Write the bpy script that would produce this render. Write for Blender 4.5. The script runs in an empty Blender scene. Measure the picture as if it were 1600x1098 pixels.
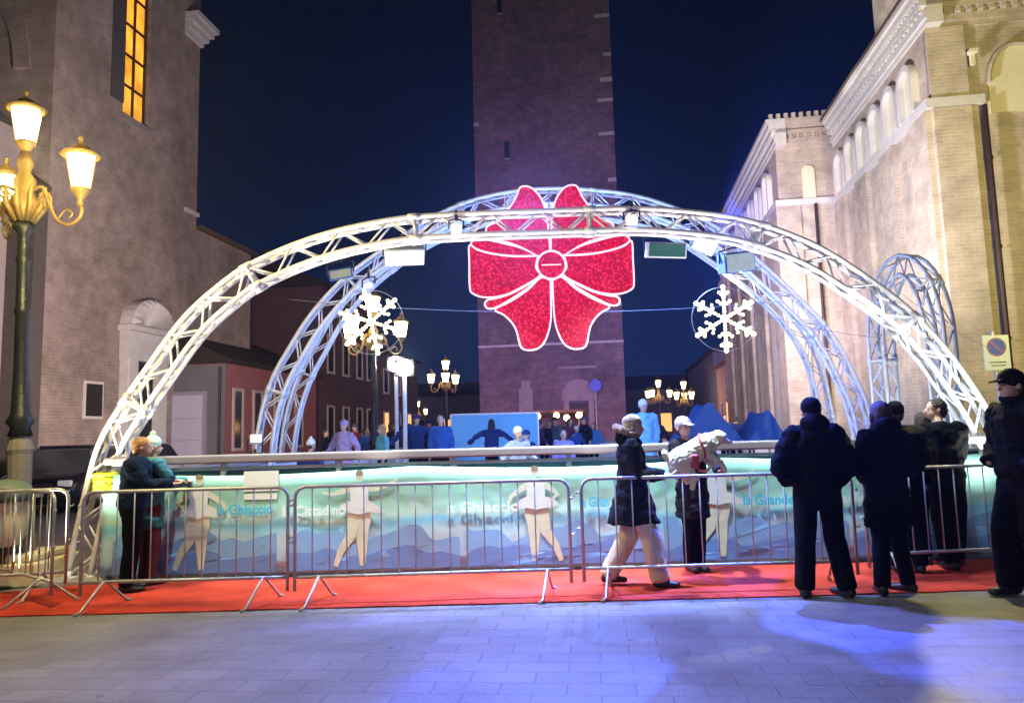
import bpy, bmesh, math, random
from mathutils import Vector, Matrix, noise as mnoise
random.seed(7)
S = bpy.context.scene
COL = S.collection
R = math.radians
V = Vector
# ------------------------------------------------------------------ camera
FPX, PITCH, ROLL, CAMZ = 1150.0, R(6.25), R(1.5), 1.5
fwd = V((0, math.cos(PITCH), math.sin(PITCH)))
r0 = V((1, 0, 0)); u0 = V((0, -math.sin(PITCH), math.cos(PITCH)))
rgt = r0*math.cos(ROLL) - u0*math.sin(ROLL)
upv = r0*math.sin(ROLL) + u0*math.cos(ROLL)
camd = bpy.data.cameras.new('camera'); cam = bpy.data.objects.new('camera', camd); COL.objects.link(cam)
M = Matrix((rgt, upv, -fwd)).transposed().to_4x4(); M.translation = V((0, 0, CAMZ)); cam.matrix_world = M
camd.sensor_width = 36; camd.lens = FPX/1600*36; camd.clip_end = 2000; camd.clip_start = 0.05
S.camera = cam
def ray(px, py): return fwd*FPX + rgt*(px-800) - upv*(py-549)
def at(px, py, Y):
    d = ray(px, py); return V((0, 0, CAMZ)) + d*(Y/d.y)
def gp(px, py, z=0.0):
    d = ray(px, py); return V((0, 0, CAMZ)) + d*((z-CAMZ)/d.z)
def hor(px): return 675 - (px-800)*math.tan(ROLL)
AX = R(7.9)

# ------------------------------------------------------------------ materials
def lin(c):
    return tuple(((x/255.0)/12.92 if x/255.0 <= .04045 else ((x/255.0+.055)/1.055)**2.4) for x in c)
MATS = {}
def newmat(name):
    m = bpy.data.materials.new(name); m.use_nodes = True
    nt = m.node_tree; b = nt.nodes['Principled BSDF']; MATS[name] = m
    return m, nt, b
def pm(name, col, rough=.7, metal=0.0, var=.25, scale=6.0, bump=.15, spec=.4, bscale=None, detail=4):
    """painted/plain surface with uneven colour, gloss and relief"""
    if name in MATS: return MATS[name]
    m, nt, b = newmat(name); n = nt.nodes; l = nt.links
    tc = n.new('ShaderNodeTexCoord')
    no = n.new('ShaderNodeTexNoise'); no.inputs['Scale'].default_value = scale; no.inputs['Detail'].default_value = detail
    l.new(tc.outputs['Object'], no.inputs['Vector'])
    mx = n.new('ShaderNodeMix'); mx.data_type = 'RGBA'
    mx.inputs[6].default_value = (*[c*(1-var) for c in col], 1); mx.inputs[7].default_value = (*[min(1, c*(1+var)) for c in col], 1)
    l.new(no.outputs['Fac'], mx.inputs[0]); l.new(mx.outputs[2], b.inputs['Base Color'])
    b.inputs['Roughness'].default_value = rough; b.inputs['Metallic'].default_value = metal
    b.inputs['Specular IOR Level'].default_value = spec
    if bump:
        n2 = n.new('ShaderNodeTexNoise'); n2.inputs['Scale'].default_value = bscale or scale*5; n2.inputs['Detail'].default_value = 5
        l.new(tc.outputs['Object'], n2.inputs['Vector'])
        bp = n.new('ShaderNodeBump'); bp.inputs['Strength'].default_value = bump; bp.inputs['Distance'].default_value = .02
        l.new(n2.outputs['Fac'], bp.inputs['Height']); l.new(bp.outputs['Normal'], b.inputs['Normal'])
    return m
def em(name, col, strength, base=None):
    if name in MATS: return MATS[name]
    m, nt, b = newmat(name)
    b.inputs['Base Color'].default_value = (*(base or col), 1)
    b.inputs['Emission Color'].default_value = (*col, 1); b.inputs['Emission Strength'].default_value = strength
    return m
def brick_mat(name, c1, c2, mortar, stain=.5, bw=.28, bh=.08, relief=.5, stainscale=.35, axis_x=False):
    """brickwork with patches, on upright walls; u runs along whichever way the wall runs"""
    if name in MATS: return MATS[name]
    m, nt, b = newmat(name); n = nt.nodes; l = nt.links
    tc = n.new('ShaderNodeTexCoord'); sp = n.new('ShaderNodeSeparateXYZ'); l.new(tc.outputs['Object'], sp.inputs[0])
    sn = n.new('ShaderNodeSeparateXYZ'); l.new(tc.outputs['Normal'], sn.inputs[0])
    ab = n.new('ShaderNodeMath'); ab.operation = 'ABSOLUTE'; l.new(sn.outputs[0], ab.inputs[0])
    gt = n.new('ShaderNodeMath'); gt.operation = 'GREATER_THAN'; gt.inputs[1].default_value = .6; l.new(ab.outputs[0], gt.inputs[0])
    mu = n.new('ShaderNodeMix'); l.new(gt.outputs[0], mu.inputs[0]); l.new(sp.outputs[0], mu.inputs[2]); l.new(sp.outputs[1], mu.inputs[3])
    cb = n.new('ShaderNodeCombineXYZ'); l.new(mu.outputs[0], cb.inputs[0]); l.new(sp.outputs[2], cb.inputs[1])
    br = n.new('ShaderNodeTexBrick'); l.new(cb.outputs[0], br.inputs['Vector'])
    br.inputs['Scale'].default_value = 1; br.inputs['Brick Width'].default_value = bw; br.inputs['Row Height'].default_value = bh
    br.inputs['Mortar Size'].default_value = .013; br.inputs['Mortar Smooth'].default_value = .3
    br.inputs['Color1'].default_value = (*c1, 1); br.inputs['Color2'].default_value = (*c2, 1); br.inputs['Mortar'].default_value = (*mortar, 1)
    no = n.new('ShaderNodeTexNoise'); no.inputs['Scale'].default_value = stainscale; no.inputs['Detail'].default_value = 8; no.inputs['Roughness'].default_value = .65
    l.new(tc.outputs['Object'], no.inputs['Vector'])
    no3 = n.new('ShaderNodeTexNoise'); no3.inputs['Scale'].default_value = 2.2; no3.inputs['Detail'].default_value = 6
    l.new(tc.outputs['Object'], no3.inputs['Vector'])
    mr = n.new('ShaderNodeMapRange'); mr.inputs[1].default_value = .3; mr.inputs[2].default_value = .7; mr.inputs[3].default_value = 1-stain; mr.inputs[4].default_value = 1+stain*.5
    l.new(no.outputs['Fac'], mr.inputs[0])
    mr3 = n.new('ShaderNodeMapRange'); mr3.inputs[1].default_value = .3; mr3.inputs[2].default_value = .7; mr3.inputs[3].default_value = .78; mr3.inputs[4].default_value = 1.18
    l.new(no3.outputs['Fac'], mr3.inputs[0])
    mm = n.new('ShaderNodeMath'); mm.operation = 'MULTIPLY'; l.new(mr.outputs[0], mm.inputs[0]); l.new(mr3.outputs[0], mm.inputs[1])
    sc = n.new('ShaderNodeVectorMath'); sc.operation = 'SCALE'; l.new(br.outputs['Color'], sc.inputs[0]); l.new(mm.outputs[0], sc.inputs['Scale'])
    l.new(sc.outputs[0], b.inputs['Base Color']); b.inputs['Roughness'].default_value = .9
    ad = n.new('ShaderNodeMath'); ad.operation = 'MULTIPLY_ADD'; ad.inputs[1].default_value = -1.0; l.new(br.outputs['Fac'], ad.inputs[0]); l.new(no3.outputs['Fac'], ad.inputs[2])
    bp = n.new('ShaderNodeBump'); bp.inputs['Strength'].default_value = relief; bp.inputs['Distance'].default_value = .02
    l.new(ad.outputs[0], bp.inputs['Height']); l.new(bp.outputs['Normal'], b.inputs['Normal'])
    return m

# ------------------------------------------------------------------ object helpers
def link(o, parent=None):
    COL.objects.link(o)
    if parent: o.parent = parent
    return o
def tag(o, label, cat, group=None, kind=None):
    if label: o['label'] = label
    if cat: o['category'] = cat
    if group: o['group'] = group
    if kind: o['kind'] = kind
    return o
def thing(name, label, cat, loc=(0, 0, 0), rz=0.0, group=None):
    o = bpy.data.objects.new(name, None); o.empty_display_size = .2; o.location = loc; o.rotation_euler = (0, 0, rz)
    link(o); return tag(o, label, cat, group)
def obj(name, bm, m, parent=None, smooth=False, loc=None):
    me = bpy.data.meshes.new(name); bm.normal_update(); bm.to_mesh(me); bm.free()
    for x in (m if isinstance(m, (list, tuple)) else [m]): me.materials.append(x)
    if smooth: me.polygons.foreach_set('use_smooth', [True]*len(me.polygons))
    o = bpy.data.objects.new(name, me)
    if loc is not None: o.location = loc
    return link(o, parent)
def structure(o): o['kind'] = 'structure'; return o
def dup(root, loc=None, rz=None, label=None, scale=None):
    def cp(o, parent):
        c = o.copy(); COL.objects.link(c)
        if parent: c.parent = parent
        for ch in [x for x in ALL if x.parent == o]: cp(ch, c)
        return c
    ALL = [x for x in bpy.data.objects]
    r = cp(root, None)
    if loc is not None: r.location = loc
    if rz is not None: r.rotation_euler = (0, 0, rz)
    if label: r['label'] = label
    if scale: r.scale = (scale,)*3
    return r
def B(): return bmesh.new()
def box(bm, x0, x1, y0, y1, z0, z1, mi=0):
    vs = [bm.verts.new((x, y, z)) for x in (x0, x1) for y in (y0, y1) for z in (z0, z1)]
    for q in ((0, 1, 3, 2), (4, 6, 7, 5), (0, 4, 5, 1), (2, 3, 7, 6), (0, 2, 6, 4), (1, 5, 7, 3)):
        f = bm.faces.new([vs[i] for i in q]); f.material_index = mi
def bbox(bm, x0, x1, y0, y1, z0, z1, bev=.01, seg=2):
    b2 = B(); box(b2, x0, x1, y0, y1, z0, z1)
    bmesh.ops.bevel(b2, geom=b2.edges[:], offset=bev, segments=seg, affect='EDGES', profile=.5)
    merge(bm, b2)
def merge(bm, b2, mat=None):
    if mat is not None: bmesh.ops.transform(b2, matrix=mat, verts=b2.verts)
    me = bpy.data.meshes.new('t'); b2.to_mesh(me); b2.free(); bm.from_mesh(me); bpy.data.meshes.remove(me)
def tube(bm, pts, r, seg=8, caps=True, closed=False):
    pts = [V(p) for p in pts]; n = len(pts); rings = []
    rad = r if isinstance(r, (list, tuple)) else [r]*n
    up = None
    for i, p in enumerate(pts):
        if closed: t = (pts[(i+1) % n]-pts[i-1])
        else: t = (pts[min(i+1, n-1)]-pts[max(i-1, 0)])
        t.normalize()
        if up is None:
            up = V((0, 0, 1)) if abs(t.z) < .9 else V((0, 1, 0))
        a = (up - t*up.dot(t))
        if a.length < 1e-5: a = t.orthogonal()
        a.normalize(); up = a; b = t.cross(a)
        rings.append([bm.verts.new(p + (a*math.cos(2*math.pi*k/seg)+b*math.sin(2*math.pi*k/seg))*rad[i]) for k in range(seg)])
    m = n if closed else n-1
    for i in range(m):
        A, Bq = rings[i], rings[(i+1) % n]
        for k in range(seg): bm.faces.new((A[k], A[(k+1) % seg], Bq[(k+1) % seg], Bq[k]))
    if caps and not closed:
        bm.faces.new(rings[0][::-1]); bm.faces.new(rings[-1])
def lathe(bm, prof, c=(0, 0, 0), seg=20, caps=True):
    rings = [[bm.verts.new((c[0]+r*math.cos(2*math.pi*k/seg), c[1]+r*math.sin(2*math.pi*k/seg), c[2]+z)) for k in range(seg)] for r, z in prof]
    for A, Bq in zip(rings, rings[1:]):
        for k in range(seg): bm.faces.new((A[k], A[(k+1) % seg], Bq[(k+1) % seg], Bq[k]))
    if caps: bm.faces.new(rings[0][::-1]); bm.faces.new(rings[-1])
def prism(bm, pts, y0, y1, mi=0):
    """pts in (x,z), extruded along y"""
    a = [bm.verts.new((x, y0, z)) for x, z in pts]; b = [bm.verts.new((x, y1, z)) for x, z in pts]
    fs = [bm.faces.new(a), bm.faces.new(b[::-1])]
    n = len(pts)
    for i in range(n): fs.append(bm.faces.new((a[i], b[i], b[(i+1) % n], a[(i+1) % n])))
    for f in fs: f.material_index = mi
    bmesh.ops.recalc_face_normals(bm, faces=fs)
def prismx(bm, pts, x0, x1, mi=0):
    """pts in (y,z), extruded along x"""
    a = [bm.verts.new((x0, y, z)) for y, z in pts]; b = [bm.verts.new((x1, y, z)) for y, z in pts]
    fs = [bm.faces.new(a), bm.faces.new(b[::-1])]
    n = len(pts)
    for i in range(n): fs.append(bm.faces.new((a[i], b[i], b[(i+1) % n], a[(i+1) % n])))
    for f in fs: f.material_index = mi
    bmesh.ops.recalc_face_normals(bm, faces=fs)
def ellip(bm, c, r, mx=None):
    b = B(); bmesh.ops.create_uvsphere(b, u_segments=16, v_segments=10, radius=1)
    m = Matrix.Translation(c) @ (mx.to_4x4() if mx else Matrix()) @ Matrix.Diagonal((*r, 1)); merge(bm, b, m)
def smooth_path(pts, per=6):
    """Catmull-Rom through the points"""
    out = []; n = len(pts); P = [V(p) for p in pts]
    for i in range(n-1):
        a, b, c, d = P[max(i-1, 0)], P[i], P[i+1], P[min(i+2, n-1)]
        for k in range(per):
            t = k/per; out.append(.5*((2*b)+(c-a)*t+(2*a-5*b+4*c-d)*t*t+(3*b-a-3*c+d)*t**3))
    out.append(P[-1]); return out
def resample(pts, n):
    L = [0]
    for a, b in zip(pts, pts[1:]): L.append(L[-1]+(b-a).length)
    out = []; j = 0
    for i in range(n):
        s = L[-1]*i/(n-1)
        while j < len(L)-2 and L[j+1] < s: j += 1
        t = (s-L[j])/max(1e-9, L[j+1]-L[j]); out.append(pts[j].lerp(pts[j+1], t))
    return out

# ------------------------------------------------------------------ world: a clear navy night sky
w = bpy.data.worlds.new('World'); S.world = w; w.use_nodes = True
n = w.node_tree.nodes; l = w.node_tree.links
bg = n['Background']; tc = n.new('ShaderNodeTexCoord'); sp = n.new('ShaderNodeSeparateXYZ'); l.new(tc.outputs['Generated'], sp.inputs[0])
cr = n.new('ShaderNodeValToRGB'); l.new(sp.outputs[2], cr.inputs[0])
e = cr.color_ramp.elements
e[0].position = 0.0; e[0].color = (.005, .022, .085, 1); e[1].position = 1; e[1].color = (.002, .005, .017, 1)
for pos, c in ((.2, (.004, .014, .052)), (.34, (.0028, .0078, .029)), (.5, (.0022, .0055, .019))):
    x = cr.color_ramp.elements.new(pos); x.color = (*c, 1)
l.new(cr.outputs[0], bg.inputs[0]); bg.inputs[1].default_value = .78

# ------------------------------------------------------------------ lights
def aim(o, tgt):
    d = V(tgt)-o.location; o.rotation_euler = d.to_track_quat('-Z', 'Y').to_euler()
def spot(name, loc, tgt, col, watts, size=60, blend=.5, rad=.1, gobo=None):
    ld = bpy.data.lights.new(name, 'SPOT'); ld.energy = watts; ld.color = col; ld.spot_size = R(size); ld.spot_blend = blend; ld.shadow_soft_size = rad
    o = bpy.data.objects.new(name, ld); o.location = loc; aim(o, tgt); link(o)
    if gobo:
        ld.use_nodes = True; nt = ld.node_tree; e = nt.nodes['Emission']
        t = nt.nodes.new('ShaderNodeTexCoord'); no = nt.nodes.new('ShaderNodeTexNoise'); no.inputs['Scale'].default_value = gobo[0]; no.inputs['Detail'].default_value = 1.5
        mp = nt.nodes.new('ShaderNodeMapping'); mp.inputs['Location'].default_value = (gobo[3], gobo[3]*.7, 0)
        nt.links.new(t.outputs['Normal'], mp.inputs[0]); nt.links.new(mp.outputs[0], no.inputs['Vector'])
        mr = nt.nodes.new('ShaderNodeMapRange'); mr.inputs[1].default_value = gobo[1]; mr.inputs[2].default_value = gobo[2]
        mr.inputs[3].default_value = .0; mr.inputs[4].default_value = 1.0
        nt.links.new(no.outputs['Fac'], mr.inputs[0]); nt.links.new(mr.outputs[0], e.inputs['Strength'])
    return o
def point(name, loc, col, watts, rad=.1):
    ld = bpy.data.lights.new(name, 'POINT'); ld.energy = watts; ld.color = col; ld.shadow_soft_size = rad
    o = bpy.data.objects.new(name, ld); o.location = loc; return link(o)

# ------------------------------------------------------------------ ground
def paving():
    m, nt, b = newmat('stone_paving'); n = nt.nodes; l = nt.links
    tc = n.new('ShaderNodeTexCoord'); mp = n.new('ShaderNodeMapping'); mp.inputs['Rotation'].default_value = (0, 0, R(6)); l.new(tc.outputs['Object'], mp.inputs[0])
    br = n.new('ShaderNodeTexBrick'); l.new(mp.outputs[0], br.inputs[0]); br.inputs['Scale'].default_value = 1
    br.inputs['Brick Width'].default_value = .4; br.inputs['Row Height'].default_value = .2; br.inputs['Mortar Size'].default_value = .006; br.inputs['Mortar Smooth'].default_value = .4
    br.inputs['Color1'].default_value = (.19, .19, .19, 1); br.inputs['Color2'].default_value = (.225, .223, .22, 1); br.inputs['Mortar'].default_value = (.14, .14, .14, 1)
    no = n.new('ShaderNodeTexNoise'); no.inputs['Scale'].default_value = 1.3; no.inputs['Detail'].default_value = 9; no.inputs['Roughness'].default_value = .65; l.new(tc.outputs['Object'], no.inputs[0])
    mr = n.new('ShaderNodeMapRange'); mr.inputs[1].default_value = .3; mr.inputs[2].default_value = .7; mr.inputs[3].default_value = .72; mr.inputs[4].default_value = 1.2; l.new(no.outputs['Fac'], mr.inputs[0])
    sc = n.new('ShaderNodeVectorMath'); sc.operation = 'SCALE'; l.new(br.outputs['Color'], sc.inputs[0]); l.new(mr.outputs[0], sc.inputs['Scale']); l.new(sc.outputs[0], b.inputs['Base Color'])
    vg = n.new('ShaderNodeTexVoronoi'); vg.inputs['Scale'].default_value = 1.7; l.new(tc.outputs['Object'], vg.inputs['Vector'])
    rg = n.new('ShaderNodeMapRange'); rg.inputs[1].default_value = .035; rg.inputs[2].default_value = .06; rg.inputs[3].default_value = .55; rg.inputs[4].default_value = 1; l.new(vg.outputs['Distance'], rg.inputs[0])
    sg = n.new('ShaderNodeVectorMath'); sg.operation = 'SCALE'; l.new(sc.outputs[0], sg.inputs[0]); l.new(rg.outputs[0], sg.inputs['Scale']); l.new(sg.outputs[0], b.inputs['Base Color'])
    r2 = n.new('ShaderNodeMapRange'); r2.inputs[1].default_value = .3; r2.inputs[2].default_value = .7; r2.inputs[3].default_value = .38; r2.inputs[4].default_value = .62; l.new(no.outputs['Fac'], r2.inputs[0]); l.new(r2.outputs[0], b.inputs['Roughness'])
    n2 = n.new('ShaderNodeTexNoise'); n2.inputs['Scale'].default_value = 26; n2.inputs['Detail'].default_value = 6; l.new(tc.outputs['Object'], n2.inputs[0])
    ad = n.new('ShaderNodeMath'); ad.operation = 'MULTIPLY_ADD'; ad.inputs[1].default_value = -1.2; l.new(br.outputs['Fac'], ad.inputs[0]); l.new(n2.outputs['Fac'], ad.inputs[2])
    bp = n.new('ShaderNodeBump'); bp.inputs['Strength'].default_value = .45; bp.inputs['Distance'].default_value = .012; l.new(ad.outputs[0], bp.inputs['Height']); l.new(bp.outputs[0], b.inputs['Normal'])
    return m
bm = B(); v = [bm.verts.new(p) for p in ((-300, -30, 0), (300, -30, 0), (300, 500, 0), (-300, 500, 0))]; bm.faces.new(v)
structure(obj('ground', bm, paving()))

# red carpet
def carpet_mat():
    m = pm('red_carpet', (.5, .055, .033), .95, 0, .75, 2.2, .6, .1, 140, 9)
    return m
bm = B()
def cf(x): return 6.67+.05*mnoise.noise(V((x*.35, 2, 0)))+.012*mnoise.noise(V((x*2.4, 5, 0)))
def cb(x): return 8.13 if x > -4.4 else max(7.3, 8.13-(-4.4-x)*.45)
NXc, NYc = 300, 22; G = []
for i in range(NXc+1):
    x = -8.5+20.5*i/NXc; G.append([bm.verts.new((x, cf(x)+(cb(x)-cf(x))*j/NYc, .011+.007*abs(mnoise.noise(V((x*1.1, j*.05, 0))))+.006*max(0, mnoise.noise(V((x*3.0+j*.12, j*.22, 7)))))) for j in range(NYc+1)])
for i in range(NXc):
    for j in range(NYc): bm.faces.new((G[i][j], G[i+1][j], G[i+1][j+1], G[i][j+1]))
bmesh.ops.recalc_face_normals(bm, faces=bm.faces)
r = bmesh.ops.extrude_face_region(bm, geom=bm.faces[:]); bmesh.ops.translate(bm, vec=(0, 0, -.008), verts=[g for g in r['geom'] if isinstance(g, bmesh.types.BMVert)])
bmesh.ops.recalc_face_normals(bm, faces=bm.faces)
tag(obj('carpet', bm, carpet_mat()), 'long red carpet laid on the paving before the ice rink banner', 'carpet')

# ------------------------------------------------------------------ common materials
M_alu = pm('aluminium_truss', (.85, .85, .86), .5, .15, .06, 8, .03)
M_galv = pm('galvanised_steel', (.5, .51, .52), .45, .45, .3, 14, .15)
M_iron = pm('cast_iron', (.03, .035, .035), .4, .6, .4, 10, .3)
M_gold = pm('gilded_iron', (.3, .21, .07), .55, .4, .3, 10, .2)
M_black = pm('black_casing', (.02, .02, .022), .5, 0, .3, 9, .1)
M_white = pm('white_stone', (.62, .6, .58), .8, 0, .2, 3, .3)
M_cream = pm('cream_plaster', (.74, .68, .5), .85, 0, .12, 3, .2)
M_darkglass = pm('dark_glass', (.02, .025, .03), .12, 0, .3, 2, 0, .6)

# ------------------------------------------------------------------ bell tower (brick), seen head on
tw = thing('bell_tower', 'tall square brick bell tower rising behind the giant red bow', 'bell tower', (2.95, 49.3, 0), -AX)
M_tower = brick_mat('tower_brick', (.14, .09, .10), (.215, .13, .135), (.24, .19, .2), .5, .4, .14, .5, .35)
H = 48; hw = 4.45
bm = B(); box(bm, -hw, hw, -hw, hw, 0, H)
obj('shaft', bm, M_tower, tw)
M_quoin = pm('quoin_stone', (.5, .47, .45), .8, 0, .3, 2, .3)
rng = random.Random(3)
z = 9.0
while z < 40:
    if rng.random() < .75:
        wd = rng.choice((.5, .75, .95)); hh = rng.choice((.16, .22, .3)); bm = B(); box(bm, hw-wd, hw+.012, -hw-.012, -hw+.5, z, z+hh); obj('quoin', bm, M_quoin, tw)
    if rng.random() < .35: bm = B(); box(bm, -hw-.012, -hw+rng.choice((.3, .5)), -hw-.012, -hw+.5, z+.4, z+.62); obj('quoin', bm, M_quoin, tw)
    z += rng.choice((.9, 1.3, 1.7))
bm = B(); box(bm, -hw-.03, hw+.03, -hw-.03, hw+.03, 6.75, 6.88); obj('string_course', bm, M_quoin, tw)
for zz, xx in ((18.8, -2.35), (28.6, -2.6), (38, -2.4)):
    f = B(); box(f, xx-.14, xx+.14, -hw-.06, -hw+.2, zz-.08, zz)
    sf = obj('slit_sill', f, M_quoin, tw)
    f = B(); box(f, xx-.16, xx+.16, -hw-.004, -hw+.25, zz, zz+1.15); obj('slit_window', f, M_darkglass, tw)
def arch_pts(xc, z0, zs, hw_, n=12, point=1.0):
    pts = [(xc-hw_, z0), (xc+hw_, z0), (xc+hw_, zs)]
    for k in range(1, n): a = math.pi*k/n; pts.append((xc+hw_*math.cos(a), zs+hw_*point*math.sin(a)))
    pts.append((xc-hw_, zs)); return pts
def arch_band(bm, xc, zs, r_in, r_out, y0, y1, n=16, point=1.0):
    pi = [(xc+r_in*math.cos(math.pi*k/n), zs+r_in*point*math.sin(math.pi*k/n)) for k in range(n+1)]
    po = [(xc+r_out*math.cos(math.pi*k/n), zs+r_out*point*math.sin(math.pi*k/n)) for k in range(n+1)]
    for k in range(n):
        q = [pi[k], po[k], po[k+1], pi[k+1]]; prism(bm, q, y0, y1)
# doorway in stone surround with arched tympanum, plaque, memorial
M_tstone = pm('tower_stone', (.33, .26, .25), .85, 0, .3, 2, .3)
bm = B(); box(bm, .75, 1.05, -hw-.1, -hw+.1, 0, 3.3); box(bm, 2.25, 2.55, -hw-.1, -hw+.1, 0, 3.3); box(bm, .6, 2.7, -hw-.14, -hw+.1, 3.3, 3.6)
arch_band(bm, 1.65, 3.6, .78, 1.0, -hw-.12, -hw+.1)
prism(bm, arch_pts(1.65, 3.6, 3.61, .78), -hw-.03, -hw+.1); box(bm, .5, 2.8, -hw-.16, -hw+.1, 5.25, 5.38)
obj('door_surround', bm, M_tstone, tw)
bm = B(); box(bm, 1.05, 2.25, -hw-.02, -hw+.1, 0, 3.3); d = obj('door', bm, M_black, tw)
bm = B(); box(bm, 1.12, 1.62, -hw-.05, -hw-.02, .2, 3.15); box(bm, 1.68, 2.18, -hw-.05, -hw-.02, .2, 3.15); obj('door_leaf', bm, pm('old_oak', (.06, .035, .02), .7), d)
bm = B(); box(bm, -2.0, -1.15, -hw-.08, -hw+.05, 2.4, 4.1); box(bm, -1.85, -1.3, -hw-.06, -hw+.05, 4.1, 4.6); box(bm, -2.1, -1.05, -hw-.14, -hw+.05, 2.25, 2.4)
obj('memorial_plaque', bm, M_tstone, tw)
# blue round sign on a post in front of tower
t = thing('road_sign', 'round blue road sign on a thin post before the tower doorway', 'road sign', (5.05-.2, 43.2, 0))
bm = B(); tube(bm, [(0, 0, 0), (0, 0, 4.5)], .035); obj('post', bm, M_galv, t)
bm = B(); lathe(bm, [(.34, -.01), (.36, 0), (.36, .02), (.34, .03)], seg=24); bmesh.ops.rotate(bm, matrix=Matrix.Rotation(R(90), 3, 'X'), verts=bm.verts)
bmesh.ops.translate(bm, vec=(0, -.05, 4.1), verts=bm.verts); obj('disc', bm, pm('sign_blue', (.02, .05, .5), .4), t)

# ------------------------------------------------------------------ church on the right
cx, cy = 7.4+math.tan(AX)*16, 16.0
ch = thing('church', 'pale brick church with blind arches under a dentilled cornice', 'church', (cx, cy, 0), -AX)
M_cbrick = brick_mat('church_brick', (.49, .40, .30), (.58, .475, .37), (.58, .51, .43), .3, .28, .085, .45, .45)
M_cstone = pm('church_trim', (.66, .63, .58), .8, 0, .15, 3, .3)
bm = B(); box(bm, 0, 14, 0, 7.4, 0, 10.4); obj('nave_wall', bm, M_cbrick, ch)
bm = B(); box(bm, -1.75, 14, 7.4, 21.2, 0, 10.6); obj('transept_wall', bm, M_cbrick, ch)
bm = B(); box(bm, 2.1, 9, 1.2, 8.24, 10.4, 17); box(bm, 1.95, 9, 1.0, 8.4, 17, 17.4); box(bm, 2.0, 2.5, 7.6, 8.34, 10.4, 17); obj('upper_nave', bm, M_cbrick, ch)
# roof
bm = B(); prism(bm, [(-.35, 11.3), (-.35, 11.38), (1.2, 12.1), (14, 12.1), (14, 11.3)], -.4, 7.35); obj('roof', bm, pm('roof_tile', (.12, .07, .05), .9, 0, .3, 6, .5), ch)
# cornice: stepped courses + dentils, as runs along a wall
def cornice_x(bm, x, y0, y1, z, face=-1, hgt=.9):
    """along y on a wall whose outside faces -x"""
    for k, (dz0, dz1, pr) in enumerate(((0, .12, .05), (.12, .3, .1), (.42, .56, .17), (.62, .78, .24), (.78, hgt, .32))):
        box(bm, x-pr, x+.3, y0, y1, z+dz0, z+dz1-.002)
    box(bm, x-.04, x+.3, y0, y1, z+.3, z+.62)
    y = y0+.1
    while y < y1-.12:
        box(bm, x-.16, x-.04, y, y+.11, z+.3, z+.419); y += .24
    y = y0+.05
    while y < y1-.12:
        box(bm, x-.22, x-.04, y, y+.08, z+.562, z+.619); y += .18
def cornice_y(bm, y, x0, x1, z, hgt=.9):
    for k, (dz0, dz1, pr) in enumerate(((0, .12, .05), (.12, .3, .1), (.42, .56, .17), (.62, .78, .24), (.78, hgt, .32))):
        box(bm, x0, x1, y-pr, y+.3, z+dz0, z+dz1-.002)
    box(bm, x0, x1, y-.04, y+.3, z+.3, z+.62)
    x = x0+.1
    while x < x1-.12:
        box(bm, x, x+.11, y-.16, y-.04, z+.3, z+.419); x += .24
bm = B(); cornice_x(bm, 0, -.34, 7.4-.33, 10.4); obj('cornice', bm, M_cstone, ch)
bm = B(); cornice_y(bm, 0, .31, 13, 10.4); obj('cornice', bm, M_cbrick, ch)
bm = B(); cornice_x(bm, -1.75, 7.4-.33, 21.2, 10.6); obj('cornice', bm, M_cstone, ch)
bm = B(); cornice_y(bm, 7.4, -1.44, -.0, 10.6)
for k in range(9): box(bm, -1.95+k*.24, -1.83+k*.24, 7.1, 7.25, 11.5, 11.68)
obj('cornice', bm, M_cbrick, ch)
# string course
bm = B(); box(bm, -.14, .1, -.14, 7.4-.01, 8.5, 8.72); box(bm, .1, 1.1, -.14, .1, 8.5, 8.72); obj('string_course', bm, M_white, ch)
bm = B(); box(bm, -1.87, -1.6, 7.28, 21.2, 8.62, 8.82); box(bm, -1.6, -.0, 7.28, 7.5, 8.62, 8.82); obj('string_course', bm, M_white, ch)
# blind arches on the side walls
def niche_x(x, yc, z0, zs, hw_, parent):
    b1 = B(); n = 14
    pts = [(yc-hw_, z0), (yc+hw_, z0), (yc+hw_, zs)]+[(yc+hw_*math.cos(math.pi*k/n), zs+hw_*math.sin(math.pi*k/n)) for k in range(1, n)]+[(yc-hw_, zs)]
    prismx(b1, pts, x-.03, x+.05); o = obj('blind_arch', b1, M_cream, parent)
    b2 = B(); ro = hw_+.13
    for k in range(n):
        q = [(yc+hw_*math.cos(math.pi*k/n), zs+hw_*math.sin(math.pi*k/n)), (yc+ro*math.cos(math.pi*k/n), zs+ro*math.sin(math.pi*k/n)),
             (yc+ro*math.cos(math.pi*(k+1)/n), zs+ro*math.sin(math.pi*(k+1)/n)), (yc+hw_*math.cos(math.pi*(k+1)/n), zs+hw_*math.sin(math.pi*(k+1)/n))]
        prismx(b2, q, x-.17, x+.05)
    box(b2, x-.17, x+.05, yc-ro, yc-hw_, z0, zs); box(b2, x-.17, x+.05, yc+hw_, yc+ro, z0, zs)
    obj('arch_moulding', b2, M_cstone, o)
for k in range(6): niche_x(0, .95+k*1.08, 8.72, 9.55, .33, ch)
for k in range(8): niche_x(-1.75, 8.7+k*1.5, 8.82, 9.75, .34, ch)
# pilasters
bm = B()
for y in (.0, 2.05, 4.1, 6.15): box(bm, -.12, .05, y+.001, y+.95, 0, 8.495)
for y in (7.45, 10.2, 12.9, 15.6, 18.3): box(bm, -1.87, -1.7, y, y+1.1, 0, 8.615)
box(bm, -1.868, -1.1, 7.29, 7.5, 0, 8.614); box(bm, .0, .8, -.13, .05, 0, 8.49)
box(bm, .0, .8, -.1, .05, 8.73, 10.39)
obj('pilaster', bm, M_cbrick, ch)
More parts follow.
